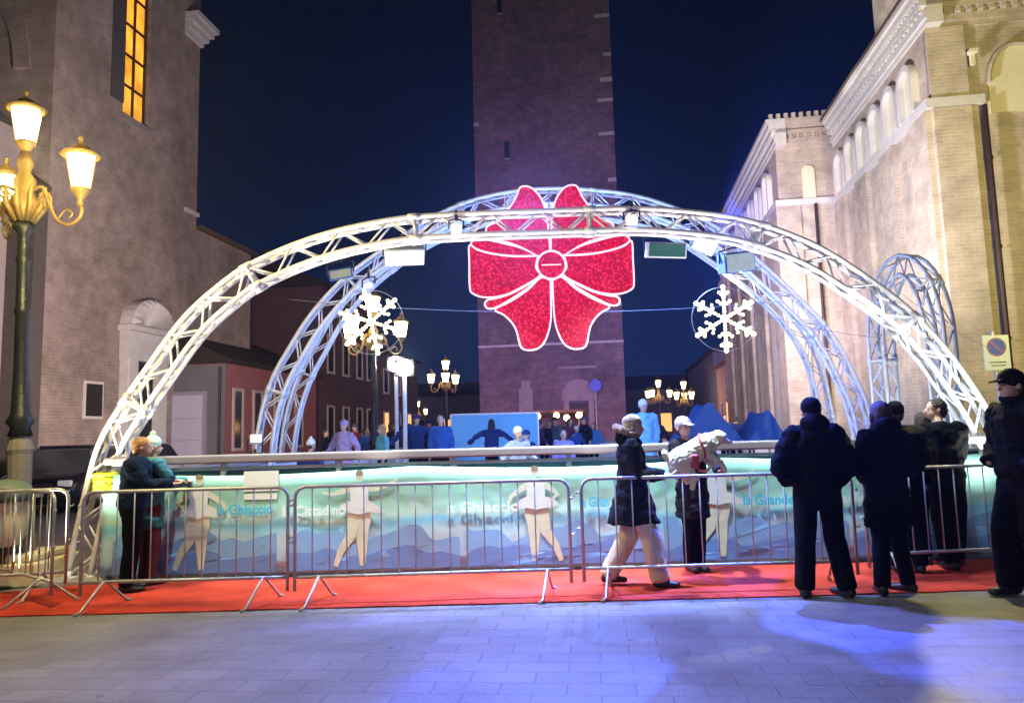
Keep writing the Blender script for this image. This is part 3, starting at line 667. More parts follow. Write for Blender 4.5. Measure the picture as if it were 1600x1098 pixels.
for body, p0, p1, py, m_ in (('aro n', 256, 290, 806, M_ltr), ('la Ghiaccio', 340, 428, 801, M_ltrb), ('la Cittadino', 442, 540, 803, M_ltr), ('a Ghiaccio', 700, 812, 797, M_ltr), ('la Gran', 905, 950, 790, M_ltrb), ('la Grande', 1160, 1238, 786, M_ltrb), ('adk', 1312, 1352, 783, M_ltr), ('la Gran', 1445, 1500, 780, M_ltrb)):
    banner_text(body, p0, p1, py, .15, m_)
# side and rear boards of the rink
for lab, p0, p1 in (('low rink side board running back on the palace side', (-4.55, 8.35), (-2.6, 24)), ('low rink side board running back on the church side', (5.75, 8.35), (9.6, 24)), ('low rink end board across the far end of the ice', (-2.6, 24.0), (9.6, 24))):
    d = V((p1[0]-p0[0], p1[1]-p0[1], 0)); L = d.length; t = thing('rink_board', lab, 'rink barrier', (*p0, 0), math.atan2(d.y, d.x), 'boards round the ice')
    bm = B(); bbox(bm, .1, L-.1, -.03, .03, .02, 1.08, .01); obj('panel', bm, pm('board_white', (.55, .6, .68), .4, 0, .1, 2, .05), t)
    bm = B(); bbox(bm, .08, L-.08, -.05, .05, 1.08, 1.16, .02); obj('handrail', bm, MATS['rail_paint'], t)
# rear screen on the ice
p0 = at(706, 700, 20); p1 = at(838, 645, 20)
t = thing('screen', 'pale blue rectangular hoarding behind the skater in white', 'hoarding', ((p0.x+p1.x)/2, 20.6, .2))
hwid = (p1.x-p0.x)/2*1.03; zt = p1.z-.2
bm = B(); bbox(bm, -hwid, hwid, 0, .06, .1, zt, .01); obj('panel', bm, pm('hoarding_blue', (.16, .5, .8), .5, 0, .08, 1, .05), t)
bm = B(); bbox(bm, -hwid-.05, -hwid, -.02, .08, 0, zt+.05, .01); bbox(bm, hwid, hwid+.05, -.02, .08, 0, zt+.05, .01); bbox(bm, -hwid, hwid, -.02, .08, zt, zt+.05, .01); obj('frame', bm, M_alu, t)

# blue tents / tarpaulins beside the far side of the ice
M_tarp = pm('blue_tarpaulin', (.02, .09, .3), .55, 0, .25, 2, .5)
def tent(px, top, w_px, Y, label):
    p = at(px, top, Y); k = Y/FPX; hw_ = w_px*k/2; zt = p.z
    t = thing('tent', label, 'tent', (p.x, Y, 0), -AX*.5, 'blue tarpaulin tents beside the ice')
    b = B(); rows = []; zb = 1.15
    P = [(0, zt), (hw_*.12, zt-.06*(zt-zb)), (hw_*.45, zb+.5*(zt-zb)), (hw_, zb)]
    prof = [(-x, z) for x, z in P[::-1]]+P[1:]
    prof = [prof[i].__class__((prof[i][0]+(prof[i+1][0]-prof[i][0])*q/8, prof[i][1]+(prof[i+1][1]-prof[i][1])*q/8)) if False else (prof[i][0]+(prof[i+1][0]-prof[i][0])*q/8, prof[i][1]+(prof[i+1][1]-prof[i][1])*q/8) for i in range(len(prof)-1) for q in range(8)]+[prof[-1]]
    for yy in (0, .1, .4, .8, 1.2, 1.5, 1.6): rows.append([b.verts.new((x+.012*math.sin(z*9+yy*3), yy, z+.012*mnoise.noise(V((x*3, yy*4, z*3)))-.05*(1 if 0 < yy < 1.6 and yy not in (.1, 1.5) else 0))) for x, z in prof])
    for A, C_ in zip(rows, rows[1:]):
        for i in range(len(A)-1): b.faces.new((A[i], A[i+1], C_[i+1], C_[i]))
    b.faces.new(rows[0]); b.faces.new(rows[-1][::-1])
    obj('canopy', b, M_tarp, t)
    b = B()
    for x in (-hw_+.05, hw_-.05):
        for yy in (.05, 1.55): tube(b, [(x, yy, 0), (x, yy, zb)], .025)
    obj('pole_frame', b, M_galv, t)
tent(1108, 628, 105, 17.5, 'broad blue peaked tarpaulin tent above the white dog')
tent(1200, 640, 62, 16.5, 'narrow steep blue tarpaulin tent beside the standing man in the beanie')

# ------------------------------------------------------------------ bow
def bowobj():
    Yb = 8.95; k = Yb/FPX/3.326; c = at(861.3, 414.8, Yb)
    t = thing('bow', 'giant glowing red ribbon bow outlined in white tube light', 'light decoration', c)
    def L(P): return [((x-603)*k, (548-y)*k) for x, y in P]
    shapes = {
        'upper_tail': [(601, 480), (597, 380), (588, 270), (570, 195), (545, 148), (512, 115), (478, 104), (450, 112), (436, 140), (420, 175), (385, 228), (335, 288), (268, 322), (266, 372), (300, 392), (380, 412), (450, 442), (530, 488)],
        'upper_fold': [(530, 491), (450, 447), (360, 420), (270, 398), (205, 392), (180, 420), (215, 448), (290, 472), (400, 488)],
        'loop': [(533, 496), (400, 494), (280, 474), (212, 452), (172, 428), (170, 520), (170, 655), (186, 688), (235, 708), (300, 710), (370, 695), (440, 662), (540, 603), (522, 560)],
        'lower_fold': [(540, 608), (450, 660), (380, 694), (300, 716), (262, 722), (247, 745), (262, 768), (300, 766), (360, 735), (470, 668)],
        'lower_tail': [(598, 625), (548, 607), (475, 672), (380, 732), (300, 772), (345, 802), (385, 842), (410, 890), (425, 955), (440, 985), (475, 994), (515, 988), (552, 958), (578, 900), (592, 840), (596, 760)],
    }
    depth = {'upper_tail': .06, 'upper_fold': .03, 'loop': .0, 'lower_fold': .03, 'lower_tail': .06}
    m, nt, b = newmat('bow_red_lights'); nd = nt.nodes; lk = nt.links
    tcn = nd.new('ShaderNodeTexCoord'); vo = nd.new('ShaderNodeTexVoronoi'); vo.inputs['Scale'].default_value = 30; lk.new(tcn.outputs['Object'], vo.inputs['Vector'])
    rp = nd.new('ShaderNodeValToRGB'); lk.new(vo.outputs['Distance'], rp.inputs[0]); rp.color_ramp.elements[0].color = (1.0, .3, .36, 1); rp.color_ramp.elements[0].position = .06; _e = rp.color_ramp.elements.new(.2); _e.color = (1.0, .016, .085, 1)
    rp.color_ramp.elements[-1].color = (.5, .001, .022, 1); rp.color_ramp.elements[-1].position = .62
    no = nd.new('ShaderNodeTexNoise'); no.inputs['Scale'].default_value = 3; lk.new(tcn.outputs['Object'], no.inputs[0])
    mr = nd.new('ShaderNodeMapRange'); mr.inputs[3].default_value = .75; mr.inputs[4].default_value = 1.3; lk.new(no.outputs['Fac'], mr.inputs[0])
    lk.new(rp.outputs[0], b.inputs['Emission Color']); lk.new(mr.outputs[0], b.inputs['Emission Strength']); b.inputs['Base Color'].default_value = (.06, .002, .006, 1); b.inputs['Specular IOR Level'].default_value = .1
    M_tl = em('pink_white_tube_light', (1, .52, .64), 1.35)
    for nm, P in shapes.items():
        for s in (1, -1):
            pts = [(x*s, z) for x, z in L(P)]; y = depth[nm]
            b = B(); prism(b, pts, y, y+.025); part = obj(nm, b, m, t)
            sp_ = smooth_path([V((x, y-.008, z)) for x, z in pts]+[V((pts[0][0], y-.008, pts[0][1]))], 4)
            b = B(); tube(b, sp_[:-1], .0105, 6, closed=True); obj('tube_light', b, M_tl, part, True)
    b = B(); rr = 70*k; prism(b, [(rr*math.cos(2*math.pi*i/28), rr*math.sin(2*math.pi*i/28)) for i in range(28)], -.03, .03); kn = obj('knot', b, m, t)
    b = B(); tube(b, [V((rr*1.08*math.cos(2*math.pi*i/32), -.035, rr*1.08*math.sin(2*math.pi*i/32))) for i in range(32)], .0135, 6, closed=True)
    tube(b, [(-rr*.75, -.04, .0), (rr*.75, -.04, 0)], .007, 6); obj('tube_light', b, M_tl, kn, True)
    b = B()
    for xx in (-.55, 0, .55): tube(b, [(xx, .1, -.4), (xx, .1, .95)], .012, 6)
    for zz in (-.3, .35): tube(b, [(-.85, .1, zz), (.85, .1, zz)], .012, 6)
    obj('support_frame', b, M_galv, t)
bowobj()
# ------------------------------------------------------------------ snowflakes
def snowflake(px, py, Y, tilt, label):
    c = at(px, py, Y); k = Y/FPX; Rr = 51*k
    t = thing('snowflake', label, 'light decoration', c, 0, 'snowflake lights hung over the ice')
    ML = em('led_white', (1, .86, .52), 3.2)
    b = B(); tube(b, [V((Rr*1.0*math.cos(2*math.pi*i/40), .02, Rr*1.0*math.sin(2*math.pi*i/40))) for i in range(40)], 
        .005, 6, closed=True); obj('ring', b, M_galv, t, True)
    b = B(); b2 = B(); b3 = B()
    def lamp(x, z, r_=.016):
        r_ *= 1.55+.5*mnoise.noise(V((x*40, z*40, 1)))
        bb = B(); bmesh.ops.create_icosphere(bb, subdivisions=2, radius=r_); merge(b, bb, Matrix.Translation((x, -.012, z)))
    for a in range(6):
        an = R(90+60*a+tilt); d = V((math.cos(an), 0, math.sin(an)))
        tube(b2, [V(), d*Rr*1.0], .009, 6)
        for q in (.1, .22, .33, .44, .55, .66, .78, .9, 1.0): lamp(d.x*Rr*q, d.z*Rr*q, .019 if q > .85 else .016)
        for q, ln in ((.4, .24), (.72, .17)):
            for s in (1, -1):
                d2 = V((math.cos(an+s*R(52)), 0, math.sin(an+s*R(52)))); p = d*Rr*q; tube(b2, [p, p+d2*Rr*ln], .008, 6)
                for g in ((.5, 1) if ln < .25 else (.33, .66, 1)): e_ = p+d2*Rr*ln*g; lamp(e_.x, e_.z, .015)
    obj('frame', b2, M_alu, t); obj('lamp_cluster', b, ML, t)
snowflake(580, 503, 9.6, 12, 'bright snowflake light hanging at the palace side with lanterns behind')
snowflake(1132, 498, 9.6, 0, 'crisp upright snowflake light hanging at the church side')
# wires
def wire(a, b_, sag_, label, r_=.004, mat=None):
    pts = [a.lerp(b_, k/16)+V((0, 0, -sag_*4*(k/16)*(1-k/16))) for k in range(17)]; b = B(); tube(b, pts, r_, 5)
    tag(obj('wire', b, mat or pm('wire_grey', (.35, .35, .4), .5)), label, 'wire')
wire(at(452, 468, 12.0), at(1232, 470, 12.0), .2, 'thin wire stretched across the rink behind the bow')
wire(at(1180, 488, 9.6), at(1378, 528, 10.4), .05, 'thin wire from snowflake to the small side arch')
wire(at(580, 452, 9.6), at(576, 410, 9.6), 0, 'short hanging wire above the snowflake with lanterns behind')
wire(at(1132, 446, 9.6), at(1136, 352, 8.5), 0, 'hanging wire above the crisp upright snowflake')
wire(at(1375, 430, 10.4), at(1548, 545, 11.3), .1, 'thin cable from the small arch to the no parking sign')

# ------------------------------------------------------------------ stage lights on the arches
def flood(px, py, Y, w_, h_, d_, rot, label, glass, hangz=.22, lit=None):
    p = at(px, py, Y); t = thing('floodlight', label, 'floodlight', p, 0, 'floodlights clamped to the arches')
    mx = Matrix.Rotation(rot[2], 4, 'Z') @ Matrix.Rotation(rot[0], 4, 'X') @ Matrix.Rotation(rot[1], 4, 'Y')
    b = B(); bbox(b, -w_/2, w_/2, -d_/2, d_/2, -h_/2, h_/2, .012); bmesh.ops.transform(b, matrix=mx, verts=b.verts); ho = obj('housing', b, lit or M_alu, t)
    b = B(); bbox(b, -w_/2+.02, w_/2-.02, -d_/2-.012, -d_/2-.002, -h_/2+.02, h_/2-.02, .004); bmesh.ops.transform(b, matrix=mx, verts=b.verts); obj('lens', b, glass, ho)
    b = B(); tube(b, [mx @ V((-w_/2-.02, 0, 0)), mx @ V((-w_/2-.02, 0, 0))+V((0, 0, hangz*.8)), V((0, 0, hangz)), mx @ V((w_/2+.02, 0, 0))+V((0, 0, hangz*.8)), mx @ V((w_/2+.02, 0, 0))], .011, 6); obj('yoke', b, M_black, t)
    b = B(); tube(b, [(0, 0, hangz-.02), (0, 0, hangz+.1)], .02, 8); obj('clamp', b, M_black, t); return t
M_hot = em('lens_hot', (.95, .97, 1), 30); M_hotb = em('lens_blue', (.35, .6, 1), 3); M_dim = pm('lens_grey', (.25, .3, .3), .2)
flood(713, 358, 8.25, .13, .13, .1, (R(12), 0, R(10)), 'small glaring white floodlight clamped to the arch beside the bow', M_hot, .12)
flood(987, 344, 8.25, .14, .12, .1, (R(12), 0, R(-10)), 'small glaring white floodlight on the arch past the bow loop', M_hot, .12)
flood(632, 398, 9.2, .5, .13, .3, (R(-25), R(-3), R(8)), 'wide pale panel floodlight under the arch near the lantern snowflake', M_dim, .25)
flood(1040, 391, 9.2, .5, .2, .2, (R(14), R(3), 0), 'square framed floodlight with dark green lens hanging beside the bow', pm('lens_green', (.05, .16, .12), .2), .2)
flood(1100, 380, 9.2, .3, .22, .25, (R(20), R(28), R(-10)), 'tilted blue white floodlight under the arch above the church', M_hotb, .16)
flood(1150, 410, 9.2, .42, .26, .22, (R(10), R(-8), R(12)), 'dark blue cased floodlight over the crisp snowflake', M_dim, .2, pm('casing_blue', (.02, .08, .3), .4))
flood(532, 428, 9.4, .3, .14, .2, (R(10), R(-12), R(15)), 'small floodlight with dark bracket at the palace haunch of the arch', M_dim, .18, pm('casing_blue', (.02, .08, .3)))
flood(576, 446, 9.9, .14, .07, .1, (R(10), R(-15), 0), 'tiny lit bar lamp just above the lantern snowflake', M_hot, .12)
flood(399, 686, 11.6, .18, .14, .14, (R(-10), 0, R(30)), 'small white floodlight at the foot of the blue middle arch', em('lens_warm', (1, .85, .7), 14), -.25)

# ------------------------------------------------------------------ crowd barriers
def barrier_proto(W, label):
    t = thing('crowd_barrier', label, 'barrier', (0, 0, 0), 0, 'steel crowd barriers along the carpet')
    r_, z0, z1, c = .016, .24, 1.05, .1; hw_ = W/2
    fr = []
    for (cx_, cz_, a0) in ((hw_-c, z1-c, 0), (-hw_+c, z1-c, 90)):
        for k in range(6): a = R(a0+90*k/5); fr.append(V((cx_+c*math.cos(a), 0, cz_+c*math.sin(a))))
    path = [V((hw_, 0, .12))]+fr+[V((-hw_, 0, .12))]
    b = B(); tube(b, path, r_, 8); tube(b, [(-hw_, 0, z0), (hw_, 0, z0)], r_, 8); obj('frame', b, M_galv, t, True)
    b = B(); nb = max(6, int(W/.152))
    for k in range(1, nb): x = -hw_+W*k/nb; tube(b, [(x, 0, z0), (x, 0, z1)], .0065, 6)
    obj('bar_grille', b, M_galv, t, True)
    for x in (-hw_+.22, hw_-.22):
        b = B(); tube(b, [(x-.1, -.3, .012), (x-.06, -.27, .03), (x, -.03, z0), (x, .03, z0), (x+.06, .27, .03), (x+.1, .3, .012)], .013, 6); obj('foot', b, M_galv, t, True)
    for z in (.55, .88): b = B(); tube(b, [(hw_, 0, z), (hw_+.045, 0, z), (hw_+.05, 0, z+.02)], .009, 6); obj('hook', b, M_galv, t)
    for z in (.6, .93): b = B(); tube(b, [(-hw_, 0, z), (-hw_-.045, 0, z), (-hw_-.05, 0, z-.02)], .009, 6); obj('hook', b, M_galv, t)
    return t
YB = 6.9
def pxX(px, Y): return at(px, 800, Y).x
b0 = barrier_proto(2.52, 'crowd barrier at the middle of the carpet with yellow plank behind it')
x0, x1 = pxX(465, YB), pxX(887, YB); b0.location = ((x0+x1)/2, YB, 0); b0.rotation_euler = (0, 0, R(1.2))
x0, x1 = pxX(130, YB), pxX(450, YB)
bA = barrier_proto(x1-x0, 'shorter looking crowd barrier before the couple at the arch foot'); bA.location = ((x0+x1)/2, YB+.0, 0)
bB = dup(b0, (pxX(908, YB)+1.27, YB+.05, 0), R(.5), 'crowd barrier before the woman with the fur trimmed hood')
bC = dup(b0, (pxX(1345, YB+.45)+1.26, YB+.5, 0), R(6), 'crowd barrier behind the silhouetted pair near the church')
bD = dup(b0, (-5.72, 7.2, 0), R(14), 'pale crowd barrier set at an angle in front of the ornate lamp post')
bE = dup(b0, (bC.location.x+2.55, YB+.55, 0), R(-3), 'crowd barrier beyond the capped man, nearest the church')
bF = dup(b0, (-5.3, 7.75, 0), R(-38), 'crowd barrier turned inward between litter bin and arch foot')

# things on the carpet
bm = B(); bbox(bm, -.38, .38, -.07, .07, 0, .045, .006); o = obj('plank', bm, pm('yellow_plank', (.62, .4, .05), .6, 0, .2, 8, .3)); p = gp(578, 889); o.location = (p.x, p.y, .013); o.rotation_euler = (0, 0, R(2)); tag(o, 'short yellow wooden plank lying on the carpet by the banner', 'plank')
def lumpy(name, c, rad, mat, seed=0, amp=.25, sub=3, squash=(1, 1, 1)):
    b = B(); bmesh.ops.create_icosphere(b, subdivisions=sub, radius=1)
    for v_ in b.verts:
        q = v_.co.copy(); f = 1+amp*mnoise.noise(q*1.6+V((seed, 0, 0)))+amp*.4*mnoise.noise(q*4+V((seed, 3, 0)))
        v_.co = V((q.x*f*squash[0], q.y*f*squash[1], max(-.9, q.z*f)*squash[2]))*rad
    o = obj(name, b, mat, None, True, c); return o
o = lumpy('bag', gp(492, 892)+V((0, 0, .055)), .13, pm('white_plastic', (.75, .72, .68), .4, 0, .1, 10, .3), 4, .35, 3, (1.1, .6, .45)); tag(o, 'crumpled white plastic bag on the carpet beside the plank', 'bag')
for i, (px, py, lab) in enumerate(((1245, 868, 'small pale rubber cable ramp before the banner near the man in the beanie'), (865, 887, 'small dark cable ramp on the carpet below the middle of banner'), (375, 893, 'pale cable ramp on the carpet near the printed paper sheets'))):
    p = gp(px, py); t = thing('cable_ramp', lab, 'cable ramp', (p.x, p.y, .012), R(4*i), 'cable ramps at the banner foot')
    b = B(); prism(b, [(-.16, 0), (.16, 0), (.12, .035), (.06, .05), (-.06, .05), (-.12, .035)], -.05, .05); obj('body', b, pm('ramp_rubber', (.3, .28, .25), .7) if i != 1 else M_black, t)
    b = B(); box(b, -.055, .055, -.045, .045, .0505, .054); obj('lid', b, M_yel if i == 0 else M_galv, t)
# litter bin with white bag
p = gp(93, 890); t = thing('litter_bin', 'round hooded litter bin with white bag hanging over its rim', 'litter bin', (p.x, 8.05, 0))
b = B(); lathe(b, [(.2, 0), (.2, .03), (.03, .04), (.03, .6)], seg=20); obj('stand', b, M_iron, t, False)
b = B(); lathe(b, [(.24, .92), (.25, 1.0), (.22, 1.07), (.13, 1.12), (.02, 1.14)], seg=20); obj('lid', b, pm('bin_green', (.14, .2, .16), .5), t, True)
b = B(); lathe(b, [(.05, .42), (.15, .44), (.2, .55), (.22, .72), (.235, .9), (.25, .9)], seg=24)
for v_ in b.verts: v_.co += V((1, 1, 0))*.02*mnoise.noise(v_.co*9)
obj('bag', b, MATS['white_plastic'], t, True)

# ------------------------------------------------------------------ ornate street lamp
M_lant = em('lantern_glass', (1, .74, .3), 24.0, (1, .8, .5))
def lantern(parent, c, s=1.0):
    """hexagonal tapering glass, curved cap with finial, pointed bottom; c = bottom of glass"""
    x, y, z = c
    b = B(); lathe(b, [(.10*s, 0), (.165*s, .34*s), (.17*s, .4*s)], (x, y, z), 6); g = obj('lantern', b, M_lant, parent)
    b = B(); lathe(b, [(.19*s, .4*s), (.225*s, .42*s), (.18*s, .46*s), (.11*s, .49*s), (.09*s, .53*s), (.03*s, .56*s), (.02*s, .6*s), (.035*s, .63*s), (.01*s, .67*s)], (x, y, z), 12); obj('cap', b, M_gold, g, True)
    b = B(); lathe(b, [(.02*s, -.2*s), (.045*s, -.16*s), (.03*s, -.12*s), (.08*s, -.04*s), (.108*s, 0), (.11*s, .02*s), (.09*s, .021*s)], (x, y, z), 12)
    for k in range(6):
        a = 2*math.pi*k/6; tube(b, [V((x+.108*s*math.cos(a), y+.108*s*math.sin(a), z)), V((x+.178*s*math.cos(a), y+.178*s*math.sin(a), z+.41*s))], .007*s, 5)
    obj('cage', b, M_gold, g, True)
def street_lamp(loc, rz, label, arms=(-8, 112, 232)):
    t = thing('street_lamp', label, 'street lamp', loc, rz, 'ornate lantern lamp posts')
    b = B(); lathe(b, [(.26, 0), (.26, .1), (.2, .14), (.17, .5), (.15, .55), (.125, .62), (.12, 1.0), (.125, 1.4), (.14, 1.45), (.1, 1.6)], seg=12); obj('pedestal', b, pm('pedestal_stone', (.2, .19, .17), .8), t)
    b = B(); lathe(b, [(.13, 1.6), (.1, 1.7), (.15, 1.76), (.1, 1.85), (.08, 2.3), (.072, 3.0), (.09, 3.03), (.072, 3.08), (.066, 3.6), (.085, 3.64), (.062, 3.7), (.06, 3.95), (.12, 4.02), (.07, 4.1)], seg=16); obj('post', b, M_iron, t, True)
    b = B(); lathe(b, [(.05, 4.05), (.13, 4.2), (.17, 4.32), (.1, 4.45), (.12, 4.6), (.06, 4.7), (.09, 4.8), (.05, 4.95)], seg=12)
    for k in range(9):     # acanthus leaves
        a = 2*math.pi*k/9; d = V((math.cos(a), math.sin(a), 0)); tube(b, [d*.09+V((0, 0, 4.1)), d*.2+V((0, 0, 4.28)), d*.19+V((0, 0, 4.42)), d*.26+V((0, 0, 4.5))], [.03, .035, .025, .008], 6)
    obj('crown_casting', b, M_gold, t, True)
    lantern(t, (0, 0, 5.05))
    for a in arms:
        d = V((math.cos(R(a)), math.sin(R(a)), 0)); Z = V((0, 0, 1))
        pts = smooth_path([d*.06+Z*4.45, d*.22+Z*4.5, d*.3+Z*4.32, d*.4+Z*4.1, d*.55+Z*4.02, d*.68+Z*4.08, d*.72+Z*4.18, d*.7+Z*4.25], 4)
        b = B(); tube(b, pts, .022, 8)
        tube(b, smooth_path([d*.1+Z*4.2, d*.2+Z*4.36, d*.3+Z*4.4, d*.33+Z*4.3, d*.26+Z*4.25, d*.22+Z*4.32], 4), .016, 6)
        tube(b, smooth_path([d*.42+Z*4.1, d*.52+Z*4.2, d*.6+Z*4.15, d*.56+Z*4.1], 4), .013, 6); obj('arm', b, M_gold, t, True)
        lantern(t, (d.x*.7, d.y*.7, 4.42))
    return t
lp = at(34, 760, 8.4)
sl = street_lamp((lp.x, 8.4, 0), 0, 'nearest ornate lamp post with glowing lanterns beside the angled barrier', (-5, 214, 140))
sl.rotation_euler = (0, R(-1.6), 0)
b = B(); bbox(b, -.62, .5, -.45, .45, 0, .24, .02); bbox(b, -.5, .4, -.36, .36, .24, .32, .02)
o = obj('stone_step', b, M_cream, sl)
for px, Y, z, rz, lab in ((585, 18.5, -.45, 20, 'ornate lamp post glowing through the snowflake beside the houses'), (700, 34, -.6, 60, 'ornate lamp post with clustered lanterns between twin floodlight and tower'),
                       (1038, 46, -1.0, 10, 'far ornate lamp post just past the tower corner'), (1078, 43, -1.3, 80, 'far ornate lamp post near the blue tent and rose house'), (655, 60, -1.3, 40, 'most distant ornate lamp post low on the horizon beside the houses')):
    o = dup(sl, (pxX(px, Y), Y, z), R(rz), lab)
    for c in [x for x in o.children if x.name.startswith('stone_step')]: bpy.data.objects.remove(c)
# twin white floodlight masts
def mast(px, py, Y, lab):
    p = at(px, py, Y); t = thing('floodlight_mast', lab, 'floodlight mast', (p.x, Y, 0), 0, 'white masts of the twin floodlight')
    b = B(); tube(b, [(0, 0, 0), (0, 0, p.z)], .05, 10); obj('mast', b, pm('mast_white', (.75, .75, .72), .4), t)
    b = B(); bbox(b, -.23, .23, -.05, .15, p.z-.15, p.z+.25, .01); obj('housing', b, M_black, t)
    b = B(); ellip(b, V((0, -.1, p.z+.05)), (.2, .09, .2)); obj('lens', b, em('mast_hot', (1, .95, .8), 90), t)
mast(619, 572, 19, 'slightly shorter glaring mast of the twin floodlight behind the skaters')
mast(632, 578, 17, 'nearer glaring mast of the twin floodlight, closer to the tower')
# market stall lights near the tower foot
t = thing('market_stall', 'far market stall under a string of warm bulbs at the tower foot', 'market stall', (pxX(868, 40), 40, 0))
b = B(); box(b, -1.6, 1.6, 0, 2, .0, 1.0); obj('counter', b, pm('stall_wood', (.3, .12, .05), .7), t)
b = B(); prism(b, [(-1.8, 2.5), (1.8, 2.5), (1.6, 2.62), (-1.6, 2.62)], -.2, 2.2); obj('awning', b, pm('stall_cloth', (.08, .04, .03), .8), t)
b = B()
for x in (-1.6, 1.6):
    for y in (0, 2): tube(b, [(x, y, 0), (x, y, 2.5)], .04)
obj('post_frame', b, M_galv, t)
for x in (-1.4, -.8, .2, .75, 1.4):
    b = B(); bb = B(); bmesh.ops.create_icosphere(bb, subdivisions=2, radius=.16); merge(b, bb, Matrix.Translation((x, -.25, 2.25+.1*math.sin(x*5)))); obj('bulb', b, em('bulb_warm', (1, .5, .15), 30), t, True)

# ------------------------------------------------------------------ no parking sign
p = at(1557, 551, 11.6); t = thing('parking_sign', 'white no parking plate with blue crossed disc on a post before the church', 'road sign', (p.x, 11.6, 0), R(-4))
b = B(); tube(b, [(0, .05, 0), (0, .05, p.z+.35)], .03); obj('post', b, M_galv, t)
b = B(); bbox(b, -.2, .2, -.01, .01, p.z-.28, p.z+.28, .006); pl = obj('plate', b, pm('plate_white', (.66, .76, .88), .4, 0, .04, 5, .02), t)
def disc(r0_, r1_, y, z, n=28):
    b = B(); A = [b.verts.new((r1_*math.cos(2*math.pi*k/n), y, z+r1_*math.sin(2*math.pi*k/n))) for k in range(n)]
    if r0_ <= 0: b.faces.new(A[::-1])
    else:
        C_ = [b.verts.new((r0_*math.cos(2*math.pi*k/n), y, z+r0_*math.sin(2*math.pi*k/n))) for k in range(n)]
        for k in range(n): b.faces.new((A[k], C_[k], C_[(k+1) % n], A[(k+1) % n]))
    bmesh.ops.recalc_face_normals(b, faces=b.faces)
    for f in b.faces:
        f.normal_update()
        if f.normal.y > 0: f.normal_flip()
    return b
zc = p.z+.09
obj('blue_disc', disc(0, .145, -.014, zc), pm('sign_blue2', (.05, .12, .6), .4), pl); 
M_sr = pm('sign_border', (.3, .12, .36), .4)
obj('disc_border', disc(.12, .148, -.017, zc), M_sr, pl)
b = B(); d = .1; wq = .014
vs = [b.verts.new((x, -.0175, zc+z)) for x, z in ((-d-wq, d-wq), (-d+wq, d+wq), (d+wq, -d+wq), (d-wq, -d-wq))]; b.faces.new(vs[::-1]); b.faces.ensure_lookup_table(); b.faces[0].normal_update()
if b.faces[0].normal.y > 0: b.faces[0].normal_flip()
obj('slash', b, M_sr, pl)
b = B()
for k, (x0_, x1_) in enumerate(((-.13, .13), (-.1, .12))): box(b, x0_, x1_, -.013, -.0101, p.z-.16-k*.05, p.z-.145-k*.05)
obj('printed_line', b, M_black, pl)

